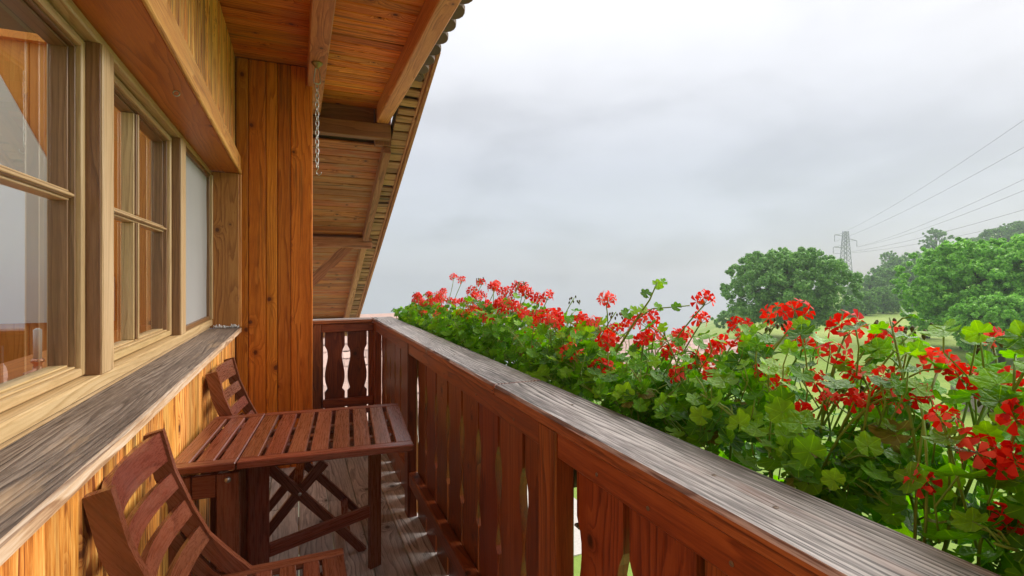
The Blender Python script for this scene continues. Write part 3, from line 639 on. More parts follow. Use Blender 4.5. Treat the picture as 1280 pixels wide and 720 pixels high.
def build_chair():
    c = empty('folding_chair'); hw = 0.203
    back = [(-0.332, 0.885), (-0.305, 0.77), (-0.262, 0.66), (-0.220, 0.575), (-0.165, 0.510), (-0.10, 0.440), (0.02, 0.31), (0.20, 0.115), (0.30, 0.0)]
    for s in (-1, 1):
        poly_ribbon(back, [.046, .048, .048, .046, .044, .042, .040, .038, .034], 0.024, W_FURN, 'back_post', c, s * hw)
        poly_ribbon([(-0.285, 0.60), (-0.255, 0.545), (-0.205, 0.475), (-0.150, 0.425)], [.03, .036, .036, .03], 0.020, W_FURN, 'brace', c, s * (hw - 0.003))
        poly_ribbon([(0.125, 0.432), (0.0, 0.290), (-0.13, 0.13), (-0.245, 0.0)], [.046, .042, .04, .036], 0.022, W_FURN, 'rear_leg', c, s * (hw - 0.026))
        span('seat_rail', -0.215, 0.150, s * (hw - 0.012) - 0.020, s * (hw - 0.012) + 0.020, 0.450, 0.472, W_FURN, c, 0.003, along=0)
        link('bolt', mesh('bolt', *lathe([(0.008, 0), (0.008, .002), (0.005, .004), (0.001, .005)], 10), M_STEEL, True), frame((0.02, s * (hw + 0.0115), 0.312), (1, 0, 0), (0, s, 0)), c)
    yin = hw - 0.033
    xs = [(-0.19, 0.044), (-0.128, 0.044), (-0.066, 0.044), (-0.004, 0.044), (0.058, 0.044), (0.118, 0.062)]
    for x, w in xs: span('seat_slat', x - w / 2, x + w / 2, -yin, yin, 0.4515, 0.4705, W_FURN, c, 0.003, along=1)
    # curved back slats
    for t0, t1 in ((0.005, 0.105), (0.150, 0.205), (0.250, 0.305), (0.350, 0.405)):
        def pt(t):
            z = 0.885 - t * 0.78; f = [(a, b) for a, b in zip(back, back[1:]) if b[1] <= z <= a[1] + 1e-6]
            a, b = f[0] if f else (back[0], back[1]); k = (a[1] - z) / (a[1] - b[1]); return Vector((a[0] + (b[0] - a[0]) * k, 0, z))
        p, q = pt(t0), pt(t1); n_ = Vector(((q - p).z, 0, -(q - p).x)).normalized()   # towards the sitter's back
        if n_.x > 0: n_ = -n_
        V, F = [], []; N = 10; th = 0.016
        for i in range(N + 1):
            u = i / N * 2 - 1; y = u * (hw - 0.0125); off = 0.030 * (1 - u * u) - 0.008
            for bb in (p, q):
                for tt in (-th / 2, th / 2): v = bb + n_ * (off + tt); V.append((v.x, y, v.z))
        for i in range(N):
            a = i * 4; b = a + 4
            F += [(a, b, b + 2, a + 2), (a + 1, a + 3, b + 3, b + 1), (a, a + 1, b + 1, b), (a + 2, b + 2, b + 3, a + 3)]
        F += [(0, 2, 3, 1), (N * 4, N * 4 + 1, N * 4 + 3, N * 4 + 2)]
        M = frame(((p + q) / 2), (0, 1, 0), n_); Mi = M.inverted()
        bm = bmesh.new(); vs = [bm.verts.new(Mi @ Vector(v)) for v in V]
        for f in F: bm.faces.new([vs[i] for i in f])
        bmesh.ops.recalc_face_normals(bm, faces=bm.faces); me = bpy.data.meshes.new('back_slat'); bm.to_mesh(me); bm.free(); me.materials.append(W_FURN)
        link('back_slat', me, M, c)
    span('stretcher', 0.205, 0.24, -hw + .0125, hw - .0125, 0.075, 0.097, W_FURN, c, 0.003, along=1)
    span('stretcher', -0.215, -0.185, -hw + .038, hw - .038, 0.035, 0.06, W_FURN, c, 0.003, along=1)
    span('stretcher', -0.01, 0.03, -hw + .0125, hw - .0125, 0.33, 0.35, W_FURN, c, 0.003, along=1)
    return c
ch = build_chair()
tag(ch, 'red-brown slatted folding chair with its whole curved back clear of the table', 'chair', 'folding chairs beside the table')
ch2 = copy_tree(ch)
tag(ch2, 'red-brown folding chair beyond the table, its seat half hidden under the tabletop', 'chair', 'folding chairs beside the table')
ch.matrix_basis = T(-0.022, 1.412, 0)
ch2.matrix_basis = T(0.0, 2.70, 0) @ Matrix.Rotation(math.radians(-3), 4, 'Z')

# ------------------------------------------------------------------ chain, eye screw, lace
cn = empty('hanging_chain', T(0.11, 3.32, 2.615)); tag(cn, 'steel chain with end hook hanging from a brass plate on the beam', 'chain')
link('eye_plate', mesh('eye_plate', *lathe([(0.034, 0), (0.033, -0.006), (0.024, -0.014), (0.013, -0.024), (0.008, -0.034)], 16), M_BRASS, True), T(0.11, 3.32, 2.614), cn)
def ring(pts, r, n=6):
    P = [Vector(p) for p in pts]; V, F = [], []; m = len(P)
    for i in range(m):
        t = (P[(i + 1) % m] - P[i - 1]).normalized(); s = Vector((0, 1, 0)); u = t.cross(s)
        for k in range(n): a = 2 * math.pi * k / n; V.append(P[i] + (s * math.cos(a) + u * math.sin(a)) * r)
    for i in range(m):
        for k in range(n): a, b = i * n + k, i * n + (k + 1) % n; c2 = ((i + 1) % m) * n; F.append((a, b, c2 + (k + 1) % n, c2 + k))
    return V, F
def stadium(w, h, n=6):
    pts = []
    for i in range(n + 1): a = math.pi * i / n; pts.append((w / 2 * math.cos(a), 0, h / 2 - w / 2 + w / 2 * math.sin(a)))
    for i in range(n + 1): a = math.pi + math.pi * i / n; pts.append((w / 2 * math.cos(a), 0, -h / 2 + w / 2 + w / 2 * math.sin(a)))
    return pts
link('carabiner', mesh('carabiner', *ring([(0.010, 0, 0.042), (0.004, 0, 0.05), (-0.004, 0, 0.05), (-0.010, 0, 0.042), (-0.020, 0, -0.03), (-0.017, 0, -0.044), (-0.006, 0, -0.05), (0.006, 0, -0.05), (0.017, 0, -0.044), (0.020, 0, -0.03)], 0.004), M_STEEL, True), T(0.11, 3.32, 2.535), cn)
lme = mesh('chain_link', *ring(stadium(0.019, 0.036), 0.0026), M_STEEL, True)
z = 2.472
for i in range(18):
    link('chain_link', lme, T(0.11 + 0.0006 * math.sin(i), 3.32, z) @ Matrix.Rotation(math.radians(25 + 90 * (i % 2)), 4, 'Z'), cn); z -= 0.0285
hk = [(0, 0, 0.03), (0.008, 0, 0.024), (0.006, 0, 0.010), (-0.004, 0, -0.004), (-0.002, 0, -0.020), (0.010, 0, -0.028), (0.022, 0, -0.020), (0.025, 0, -0.008)]
link('hook', mesh('hook', *tube(hk, 0.0026, 6), M_STEEL, True), T(0.11, 3.32, z - 0.006), cn)
es = link('eye_screw', mesh('eye_screw', *ring(stadium(0.02, 0.02, 8), 0.0022), M_STEEL, True), T(-0.405, 2.16, 1.9655))
tag(es, 'small steel eye screw in the brown board above the window', 'eye screw')
mb = MB()
rl2 = random.Random(3)
for i in range(46):
    x = -0.49 + i * 0.0031; y0 = 3.695 + rl2.uniform(-.018, .012); h = rl2.uniform(.008, .024)
    mb.add(tube([(x, y0, 0.9715), (x + rl2.uniform(-.006, .006), y0 + rl2.uniform(-.008, .008), 0.9715 + h), (x + rl2.uniform(-.01, .01), y0 + rl2.uniform(-.014, .008), 0.974 + h * .3)], 0.0021, 4))
tag(link('lace_strip', mb.me('lace_strip', M_LACE, True)), 'small crumpled white lacy strip in the far corner of the window sill', 'trimming')

# ------------------------------------------------------------------ things in the room
def thing(name, M, label, cat, group=None): o = empty(name, M); tag(o, label, cat, group); return o
p0 = Vector((-0.73, 1.40, 1.0155))
cd = thing('candle_holder', T(-0.70, 1.90, 1.0155), 'white candle in a copper holder on the inner window ledge', 'candle')
link('holder', mesh('holder', *lathe([(0.030, 0), (0.032, .006), (0.012, .014), (0.009, .03), (0.016, .036), (0.014, .045)], 16), M_COPPER, True), T(-0.70, 1.90, 1.0155), cd)
link('candle', mesh('candle', *lathe([(0.010, 0), (0.010, .085), (0.004, .09)], 12), M_WAX, True), T(-0.70, 1.90, 1.0600), cd)
pp = thing('potted_plant', T(-0.76, 1.42, 1.0155), 'dark leafy plant in a mint green pot behind the window', 'plant')
link('pot', mesh('pot', *lathe([(0.055, 0), (0.075, .10), (0.078, .105), (0.070, .105), (0.066, .09), (0.01, .088)], 20), M_MINT, True), T(-0.76, 1.42, 1.0155), pp)
cu = thing('cushion', T(-0.95, 1.78, 0.80), 'orange cushion standing behind the window ledge', 'cushion')
V, F = [], []
for j in range(9):
    for i in range(9):
        a, b = i / 4 - 1, j / 4 - 1; e = (1 - a ** 4) * (1 - b ** 4)
        V.append((0.05 * e, 0.2 * a * (1 - .08 * b * b), 0.2 * b * (1 - .08 * a * a)))
n9 = len(V); V += [(-v[0], v[1], v[2]) for v in V]
for j in range(8):
    for i in range(8): a = j * 9 + i; F += [(a, a + 1, a + 10, a + 9), (n9 + a, n9 + a + 9, n9 + a + 10, n9 + a + 1)]
link('cover', mesh('cover', V, F, M_ORANGE, True), T(-0.95, 1.78, 1.0) @ Matrix.Rotation(math.radians(50), 4, 'Z') @ Matrix.Rotation(math.radians(60), 4, 'X'), cu)
dc = thing('dining_chair', T(-1.55, 3.2, 0), 'dark dining chair with gridded back inside the room', 'chair')
for s in (-1, 1): span('back_post', -1.57, -1.54, 3.2 + s * .2 - .02, 3.2 + s * .2 + .02, 0, 1.32, W_DARK, dc, .003, along=2)
for zz in (1.30, 1.20, 1.10, 1.0): span('back_rail', -1.568, -1.542, 3.021, 3.379, zz - .022, zz + .022, W_DARK, dc, .003, along=1)
for yy in (3.08, 3.16, 3.24, 3.32):
    for za in (1.023, 1.123, 1.223): span('back_slat', -1.562, -1.548, yy - .012, yy + .012, za, za + 0.054, W_DARK, dc, .002, along=2)
span('seat', -1.54, -1.12, 2.98, 3.42, 0.43, 0.47, W_DARK, dc, .006)
for s in (-1, 1): span('leg', -1.16, -1.12, 3.2 + s * .19 - .02, 3.2 + s * .19 + .02, 0, .43, W_DARK, dc, .003, along=2)

# ------------------------------------------------------------------ flower boxes and geraniums
ORD0 = 'first second third fourth fifth sixth seventh eighth ninth tenth eleventh twelfth thirteenth fourteenth fifteenth sixteenth seventeenth eighteenth nineteenth twentieth'.split()
BX0, BX1 = 0.715, 0.905
boxes = [(-0.75, 0.22), (0.25, 1.22), (1.25, 2.22), (2.25, 3.22), (3.25, 4.20)]
for i, (a, b) in enumerate(boxes):
    bxo = thing('flower_box', T(0.81, (a + b) / 2, 0.70), 'long brown flower box under the geraniums, %s from the end railing' % ORD0[4 - i], 'flower box', 'flower boxes along the railing')
    m = MB(); m.box(BX0, BX1, a, b, 0.70, 0.715); m.box(BX0, BX0 + .012, a, b, 0.7155, 0.87); m.box(BX1 - .012, BX1, a, b, 0.7155, 0.87); m.box(BX0 + .0125, BX1 - .0125, a, a + .012, 0.7155, 0.87); m.box(BX0 + .0125, BX1 - .0125, b - .012, b, 0.7155, 0.87)
    link('trough', m.me('trough', M_BOX), Matrix(), bxo)
    link('soil', MB().box(BX0 + .013, BX1 - .013, a + .013, b - .013, 0.72, 0.853).me('soil', M_SOIL), Matrix(), bxo)
    for y in (a + .15, b - .15): bar('bracket', (0.626, y, 0.69), (0.905, y, 0.69), 0.025, 0.008, M_STEEL, bxo)

def leaf_me(seed):
    r = random.Random(seed); V = [(0, 0, 0)]; cup = r.uniform(0.05, 0.28); fold = r.uniform(-0.10, 0.16); ph = r.uniform(0, 6)
    angs = [math.radians(-165 + 15 * i) for i in range(23)]
    for ring_ in (0.55, 1.0):
        for a in angs:
            rr = (0.88 + 0.10 * math.cos(6 * a) - 0.035 * math.cos(12 * a)) * (1 - 0.10 * abs(a) / math.pi) * (1 + r.uniform(-.05, .05))
            rr = rr * ring_ if ring_ == 1 else 0.5 * (0.9 + 0.1 * math.cos(6 * a))
            z = cup * rr * rr - fold * abs(math.sin(a)) * rr + 0.07 * rr * math.cos(6 * a) * (1 if ring_ == 1 else .6) + 0.06 * math.sin(2 * a + ph) * rr
            V.append((rr * math.cos(a), rr * math.sin(a), z))
    F = []
    for i in range(22): F += [(0, 1 + i, 2 + i), (1 + i, 24 + i, 25 + i, 2 + i)]
    return mesh('leaf', V, F, M_LEAF, True)
LEAVES = [leaf_me(i) for i in range(7)]
M_DRY = leafy('dry_leaf', (0.20, 0.15, 0.04), (0.30, 0.26, 0.06), (0.40, 0.42, 0.10), rough=0.6, trans=0.3, veins=True)
DRY = []
for i in range(2):
    me = LEAVES[i + 2].copy(); me.materials.clear(); me.materials.append(M_DRY); DRY.append(me)
def floret_me(seed):
    r = random.Random(seed); V, F = [], []
    for k, a in enumerate((math.radians(22), math.radians(-22), math.radians(108), math.radians(180), math.radians(252))):
        a += r.uniform(-.12, .12); wd = (0.25 if k < 2 else 0.33) * r.uniform(.85, 1.15); ln = r.uniform(.85, 1.08); lift = r.uniform(.15, .5)
        ca, sa = math.cos(a), math.sin(a); o = len(V)
        for (u, w, z) in ((0.06, 0, 0), (0.5, -wd * .62, lift * .55), (0.5, wd * .62, lift * .55), (0.84, -wd, lift * .62), (0.84, wd, lift * .62), (1.0, 0, lift * .45), (0.6, 0, lift * .48)):
            u *= ln; V.append((u * ca - w * sa, u * sa + w * ca, z))
        F += [(o, o + 1, o + 6), (o, o + 6, o + 2), (o + 1, o + 3, o + 6), (o + 6, o + 4, o + 2), (o + 3, o + 5, o + 6), (o + 5, o + 4, o + 6)]
    return mesh('floret', V, F, M_PETAL, True)
FLORETS = [floret_me(i) for i in range(5)]
BUD = mesh('bud', *lathe([(0.05, 0), (0.28, .25), (0.32, .6), (0.16, 1.0), (0.02, 1.2)], 6), M_BUD, True)
def quad_curve(a, b, c, n=6):
    return [a * (1 - t) ** 2 + b * (2 * t * (1 - t)) + c * t * t for t in [i / n for i in range(n + 1)]]
def orient(p, nrm, s, spin):
    z = Vector(nrm).normalized(); x = Vector((math.cos(spin), math.sin(spin), 0.13)); x = (x - z * x.dot(z)).normalized(); y = z.cross(x)
    M = Matrix((x * s, y * s, z * s)).transposed().to_4x4(); M.translation = p; return M
def ztop(y): return 1.135 + 0.035 * math.sin(3.1 * y + 1) + 0.02 * math.sin(9.3 * y) - 0.16 * max(0, (y - 3.75) / 0.5) + 0.055 * max(0, min(1, (1.1 - y) / 0.5))
NPL = 20; PY = [-0.62 + i * (4.08 + 0.62) / (NPL - 1) for i in range(NPL)]
PLANTS = []
# flower heads: picture position in the photograph, radius there, distance out from the house
HEADS = [(548, 372, 12, .84), (553, 388, 8, .80), (575, 392, 6, .78), (590, 364, 9, .92), (577, 350, 6, .95), (602, 353, 6, .98), (592, 374, 13, .86), (604, 386, 7, .82), (620, 356, 7, .97), (632, 366, 13, .9), (646, 358, 7, .97), (640, 384, 15, .84),
         (626, 378, 9, .86), (655, 396, 8, .82), (672, 374, 12, .93), (684, 370, 9, .96), (674, 401, 9, .84), (567, 346, 5, .97), (524, 372, 5, .84), (518, 386, 6, .80), (610, 398, 8, .78), (530, 392, 5, .80),
         (752, 463, 22, .79), (758, 374, 13, .93), (742, 404, 11, .90), (726, 398, 7, .92), (770, 412, 11, .94), (720, 420, 8, .82), (764, 425, 8, .88), (788, 404, 13, .96), (812, 400, 18, .92), (816, 420, 14, .90), (803, 424, 9, .86), (840, 440, 15, .88), (846, 420, 10, .97),
         (880, 374, 14, .98), (876, 398, 11, .99), (858, 416, 9, 1.0), (924, 410, 19, .94), (928, 430, 14, .92), (900, 428, 8, .99), (890, 436, 9, .98), (888, 468, 9, .86), (870, 452, 11, .88), (846, 468, 8, .82),
         (958, 462, 19, .90), (976, 478, 10, .88), (1044, 444, 27, .94), (1020, 474, 16, .90), (1066, 466, 14, .95), (1002, 514, 8, .82), (1034, 500, 13, .88), (1115, 418, 14, 1.02), (1098, 424, 8, 1.0), (1106, 470, 17, .96), (1090, 500, 10, .90), (1070, 500, 10, .90),
         (1172, 452, 24, 1.0), (1202, 468, 20, .98), (1235, 488, 22, .97), (1272, 476, 18, 1.0), (1180, 522, 9, .88), (1222, 562, 33, .88), (1246, 578, 14, .90), (1276, 572, 18, .95), (1150, 600, 11, .84), (1275, 520, 14, .98), (1262, 652, 10, .84), (990, 410, 8, 1.05), (1240, 420, 9, 1.05), (1150, 494, 12, .92), (955, 430, 8, 1.02), (706, 440, 7, .80), (662, 415, 7, .84)]
BUDS = [(1110, 402, 1.02), (1148, 408, 1.0), (1242, 424, 1.04), (1062, 474, .90), (1168, 530, .96), (1245, 500, .99), (718, 372, .97), (650, 352, .97), (520, 366, .85), (600, 348, .95), (770, 390, .95), (970, 402, 1.0)]
def build_plant(i, y):
    r = random.Random(100 + i); base = Vector((0.81, y, 0.853))
    root = thing('geranium_plant', T(*base), 'red geranium with lobed leaves in the railing flower boxes, %s plant from the end railing' % ORD0[NPL - 1 - i], 'geranium', 'geraniums along the railing')
    stems = []
    def leaf(p, nrm, s): link('leaf', DRY[r.randrange(2)] if r.random() < .025 else LEAVES[r.randrange(7)], orient(p, nrm, s, r.uniform(0, 6.28)), root)
    for s in range(10):
        b0 = base + Vector((r.uniform(-.05, .05), r.uniform(-.09, .09), 0))
        zt = ztop(y) * r.uniform(.90, 1.03) if s < 7 else r.uniform(.95, 1.03)
        end = Vector((r.uniform(.715, 1.02), y + r.uniform(-.20, .20), zt))
        if s >= 7: end.x = r.choice((r.uniform(.71, .76), r.uniform(.95, 1.06)))
        mid = (b0 + end) / 2 + Vector((r.uniform(-.03, .05), r.uniform(-.04, .04), r.uniform(.0, .08)))
        pts = quad_curve(b0, mid, end, 7); mb = MB(); mb.add(tube(pts, [0.0033 - 0.0017 * k / 7 for k in range(8)], 5))
        nl = 12
        for k in range(nl):
            t = 0.22 + 0.78 * (k + r.random() * .6) / nl; t = min(t, 1.0)
            p = b0 * (1 - t) ** 2 + mid * (2 * t * (1 - t)) + end * t * t
            a = r.uniform(0, 6.28); ln = r.uniform(.03, .075) * (1.15 - .5 * t)
            q = p + Vector((math.cos(a) * ln, math.sin(a) * ln, ln * r.uniform(.1, .9)))
            if q.x < 0.70: q.x = 0.70 + r.random() * .03
            q.z = max(q.z, 0.90)
            if q.x < 0.735 and q.z < 1.0: q.z = 1.0 + r.random() * .03
            mb.add(tube([p, (p + q) / 2 + Vector((0, 0, .006)), q], 0.0014, 4))
            nrm = Vector((math.cos(a) * .5 + r.uniform(-.3, .3) - .15, math.sin(a) * .5 + r.uniform(-.35, .35) - .1, r.uniform(.35, 1.0)))
            leaf(q, nrm, r.uniform(.017, .032) * (1.15 - .3 * t))
        link('stem', mb.me('stem', M_STEM, True), Matrix(), root); stems.append((b0, mid, end))
    for k in range(36):                                     # inner leaves filling the clump
        p = Vector((r.uniform(.735, 1.03), y + r.uniform(-.14, .14), r.uniform(.905, ztop(y) - .03)))
        leaf(p, (r.uniform(-.6, .3), r.uniform(-.5, .4), r.uniform(.3, 1)), r.uniform(.022, .040))
    for k in range(55 if y < 1.3 else 18):                  # small leaves low down behind the cap
        p = Vector((r.uniform(.725, .93), y + r.uniform(-.14, .14), r.uniform(.90, 1.05)))
        if p.x < 0.74: p.z = max(p.z, 1.0)
        leaf(p, (r.uniform(-.8, .1), r.uniform(-.6, .4), r.uniform(.25, 1)), r.uniform(.016, .030))
    if y < 2.2:                                             # taller leafy growth among the blooms
        mb = MB()
        for k in range(46 if y < 1.4 else 24):
            p = Vector((r.uniform(.76, 1.03), y + r.uniform(-.14, .14), r.uniform(1.0, ztop(y) + .02)))
            mb.add(tube([p, p + Vector((r.uniform(-.012, .012), r.uniform(-.012, .012), -.03)), p + Vector((r.uniform(-.03, .03), r.uniform(-.03, .03), -.075))], .0013, 4))
            leaf(p, (r.uniform(-.7, .2), r.uniform(-.6, .3), r.uniform(.3, 1)), r.uniform(.016, .030))
        tag(link('leaf_stalks', mb.me('leaf_stalks', M_STEM, True), Matrix(), root), kind='stuff')
    for k in range(7):                                      # trailing over the outside
        p = Vector((r.uniform(.96, 1.06), y + r.uniform(-.12, .12), r.uniform(.70, .95))); leaf(p, (r.uniform(.4, 1), r.uniform(-.4, .4), r.uniform(.1, .7)), r.uniform(.025, .042))
    PLANTS.append((root, base, r)); return root
for i, y in enumerate(PY): build_plant(i, y)
def nearest(y): return min(PLANTS, key=lambda p: abs(p[1].y - y))
def head(P, rad, n, seed, fs=1.0):
    root, base, _ = nearest(P.y); r = random.Random(seed)
    st = Vector((base.x + r.uniform(-.05, .08), base.y + (P.y - base.y) * .4, 0.93)); ctr = P - Vector((0, 0, rad * .75))
    mb = MB(); pts = quad_curve(st, (st + ctr) / 2 + Vector((r.uniform(-.03, .05), r.uniform(-.03, .03), .04)), ctr, 7)
    h = link('flower_head', mb.add(tube(pts, 0.0020, 5)).me('flower_stalk', M_STEM, True), T(0, 0, 0), root)
    pm = MB(); fl = []
    for k in range(n):
        ga = k * 2.39996 + r.uniform(-.3, .3); ct = 1 - 1.35 * (k + .5) / n; sn = math.sqrt(max(0, 1 - ct * ct))
        d = Vector((sn * math.cos(ga), sn * math.sin(ga), ct)); q = P + d * rad * r.uniform(.72, 1.0) - Vector((0, 0, rad * .1))
        pm.add(tube([ctr, (ctr + q) / 2 + d * .003, q], 0.0009, 4)); fl.append((q, d))
    link('pedicel', pm.me('pedicel', M_STEM, True), Matrix(), h)
    for q, d in fl:
        dd = d + Vector((r.uniform(-.4, .4), r.uniform(-.4, .4), r.uniform(-.2, .3)))
        link('floret', FLORETS[r.randrange(5)], orient(q, dd, fs * r.uniform(.0165, .0225), r.uniform(0, 6.28)), h)
for k, (px, py, rp, X) in enumerate(HEADS):
    if px > 900: X = 0.775 if py > 500 else (X - 0.06 if py > 436 else X)
    P = on_x(px, py, X); D = P.x * SA + P.y * CA; rad = max(0.012, min(0.040, rp * D / FPX * (0.66 if px > 900 else 0.74)))
    head(P, rad, max(5, min(24, int(4 + 1.2 * (rad / 0.0115) ** 1.75))), 500 + k, 0.84 if px > 900 else 1.0)
rb = random.Random(77)
for k, y in enumerate((-0.5, -0.35, -0.15, 0.0, 0.15)):
    head(Vector((rb.uniform(.84, 1.0), y, rb.uniform(1.08, 1.2))), .04, 10, 700 + k)
for k in range(26):
    y = rb.uniform(.45, 3.9); head(Vector((rb.uniform(.80, 1.04), y, rb.uniform(-.09, .06) + ztop(y))), rb.uniform(.018, .030), rb.randrange(5, 10), 800 + k)
for k in range(34):
    y = rb.uniform(1.3, 3.9); head(Vector((rb.uniform(.76, 1.0), y, rb.uniform(-.10, .08) + ztop(y))), rb.uniform(.020, .034), rb.randrange(7, 13), 850 + k)
for k, (px, py, X) in enumerate(BUDS):
    P = on_x(px, py, X); root, base, _ = nearest(P.y); r = random.Random(900 + k)
    st = Vector((base.x, base.y + (P.y - base.y) * .4, 0.95)); pts = quad_curve(st, (st + P) / 2 + Vector((.01, .02, .04)), P, 7)
    h = link('bud_cluster', MB().add(tube(pts, 0.0018, 5)).me('bud_stalk', M_STEM, True), Matrix(), root)
    for j in range(8):
        a = j * .8; d = Vector((math.cos(a) * .018, math.sin(a) * .018, -0.004 + r.uniform(-.012, .012))); q = P + d
        link('bud', BUD, orient(q, (d.x * 12, d.y * 12, -.6), .0105, a), h)
# a tall shoot with a few bare leaves
shoot = nearest(1.15); root = shoot[0]
sp = [on_x(770, 440, .84), on_x(795, 400, .88), on_x(812, 375, .90), on_x(822, 352, .92)]
link('stem', MB().add(tube(sp, [.0035, .003, .0025, .0018], 5)).me('stem', M_STEM, True), Matrix(), root)
sp2 = [sp[1], on_x(815, 386, .90), on_x(840, 384, .93), on_x(862, 382, .96)]
link('stem', MB().add(tube(sp2, .0018, 5)).me('stem', M_STEM, True), Matrix(), root)
for k, (px, py, X, s) in enumerate(((822, 356, .92, .020), (808, 367, .90, .019), (830, 352, .92, .013), (803, 386, .89, .019), (822, 384, .905, .018), (846, 384, .935, .017), (784, 392, .87, .022), (792, 388, .88, .018))):
    link('leaf', LEAVES[k % 7], orient(on_x(px, py, X), (-.3 + .1 * k % .5, -.7, .5), s, k * 1.7), root)
for k, (px, py, X, s) in enumerate(((660, 478, .69, .045), (676, 470, .705, .042), (690, 488, .705, .036))):
    link('leaf', LEAVES[k % 7], orient(on_x(px, py, X) , (-.75, -.3, .6), s, k * 2.1), nearest(on_x(px, py, X).y)[0])

# ------------------------------------------------------------------ trees
def crown_arrays(seed, nclump, nleaf, size, flat=0.85, low=-0.55, ragged=0.25):
    """unit crown of radius about 1 centred on the origin, made of leaf sized quads gathered in clumps"""
    g = np.random.default_rng(seed); C = []
    while len(C) < nclump:
        z = g.uniform(low, 1.0) * 0.94; a = g.uniform(0, 2 * math.pi)
        prof = math.sqrt(1 - z * z) if z > 0 else 0.98 - 0.22 * z * z
        prof *= 1 + 0.13 * math.sin(2 * a + seed) + 0.10 * math.sin(3 * a + 4 * z + 2 * seed) + 0.07 * math.sin(7 * a - 6 * z + seed)
        rr = prof * (g.random() ** 0.42) * (1 - ragged * g.random() * 0.6); C.append((rr * math.cos(a), rr * math.sin(a), z * flat * (1 - 0.25 * ragged * g.random())))
    for k in range(nclump // 5):                       # twigs breaking the outline
        z = g.uniform(-0.4, 1.0); a = g.uniform(0, 2 * math.pi); pr_ = math.sqrt(max(0, 1 - z * z)) * g.uniform(1.0, 1.12); C.append((pr_ * math.cos(a), pr_ * math.sin(a), z * flat * g.uniform(1.0, 1.08)))
    nclump = len(C); C = np.array(C); rc = g.uniform(0.04, 0.135, nclump) * np.where(np.arange(nclump) >= nclump - nclump // 6, 0.6, 1.0)
    idx = np.repeat(np.arange(nclump), nleaf); n = len(idx)
    d = g.normal(size=(n, 3)); d /= np.linalg.norm(d, axis=1)[:, None]
    D_ = d * (rc[idx] * g.uniform(0.15, 1.0, n) ** 0.5)[:, None]
    nr = d * 0.6 + np.array([0, 0, 0.4]) + g.normal(size=(n, 3)) * 0.55; nr /= np.linalg.norm(nr, axis=1)[:, None]
    a = np.cross(nr, g.normal(size=(n, 3))); a /= np.linalg.norm(a, axis=1)[:, None]; b = np.cross(nr, a)
    s = size * g.uniform(0.5, 1.4, n)[:, None]
    Q = np.stack([-a * s, b * s * .55, a * s, -b * s * .55], 1)
    return C[idx], D_, Q, C
def trunk_me(h, r, C, rx, rz, cz, seed):
    q = random.Random(seed); mb = MB()
    mb.add(tube([(0, 0, -0.3), (0.1 * r, 0, h * .3), (-.2 * r, .2 * r, h * .6), (0, 0, h * .85)], [r * 1.3, r, r * .7, r * .3], 8))
    for c in q.sample(list(C), min(14, len(C))):
        e = Vector((c[0] * rx * .85, c[1] * rx * .85, cz + c[2] * rz * .85)); s = Vector((0, 0, h * q.uniform(.28, .7)))
        mb.add(tube([s, (s + e) / 2 + Vector((0, 0, .06 * h)), e], [r * .4, r * .25, r * .06], 5))
    return mb.me('trunk', M_BARK, True)
def tree(name, px, D, top_px, width_px, label, mat, seed, nclump=70, nleaf=300, leaf=0.16, low=-0.6, group=None, flat=1.0, ragged=.25, lowfrac=0.10):
    b = at_d(px, HORY, D); gz = ground_z(b.x, b.y); ztop_ = HCAM + (HORY - top_px) / FPX * D; h = ztop_ - gz; rx = width_px / 2 / FPX * D
    root = empty(name, T(b.x, b.y, gz)); tag(root, label, 'tree', group)
    CC, DD, QQ, C = crown_arrays(seed, nclump, nleaf, leaf, flat, low, ragged)
    rz = h * (1 - lowfrac) / 2; cz = h - rz * flat; cr = (rx + rz) / 2
    P = CC * np.array([rx * .88, rx * .88, rz * .92]) + DD * cr * np.array([1, 1, 0.85]) + np.array([0, 0, cz])
    V = (P[:, None, :] + QQ).reshape(-1, 3); Q = np.arange(len(V)).reshape(-1, 4)
    link('crown', fast_mesh('crown', V, Q, mat), T(b.x, b.y, gz), root)
    link('trunk', trunk_me(h, max(.12, h * .03), C, rx, rz, cz, seed), T(b.x, b.y, gz), root)
    return root
tree('walnut_tree', 985, 40, 308, 158, 'broad round dark green tree left of the sloping meadow', M_CROWN_A, 11, 620, 130, 0.105, -1.0)
tree('small_tree', 915, 66, 388, 50, 'small pale tree peeking out beside the broad round dark tree', M_CROWN_A, 12, 90, 100, 0.2, -1.0)
tree('ash_tree', 1206, 34, 296, 145, 'tall bright green leafy tree at the right end of the meadow', M_CROWN_B, 13, 620, 120, 0.105, -1.0)
tree('ash_tree', 1292, 32, 286, 140, 'bright green tree overlapping the tall leafy one at the meadow edge', M_CROWN_B, 14, 560, 120, 0.105, -1.0)
tree('bushy_tree', 1252, 28, 366, 110, 'low bushy green tree in front of the two bright ones, above the picket fence', M_CROWN_B, 15, 420, 110, 0.095, -1.0)
tree('bushy_tree', 1160, 41, 366, 54, 'small bushy tree at the foot of the tall bright green one', M_CROWN_B, 16, 220, 110, 0.11, -1.0)
ORD = ORD0
ROWS = [('in the lowest row at the meadow edge', [(1064, 70, 372, 26), (1082, 74, 364, 34), (1104, 78, 358, 40), (1130, 82, 352, 44), (1158, 86, 350, 44)]),
        ('in the middle row of the wood', [(1070, 92, 354, 30), (1090, 94, 343, 38), (1112, 96, 334, 42), (1136, 98, 326, 46), (1160, 100, 320, 46), (1184, 102, 316, 46)]),
        ('along the crest of the wood', [(1100, 118, 332, 34), (1122, 122, 319, 38), (1142, 126, 313, 40), (1196, 128, 306, 46), (1222, 128, 296, 48), (1250, 130, 284, 50), (1278, 130, 276, 54)])]
sd = 20
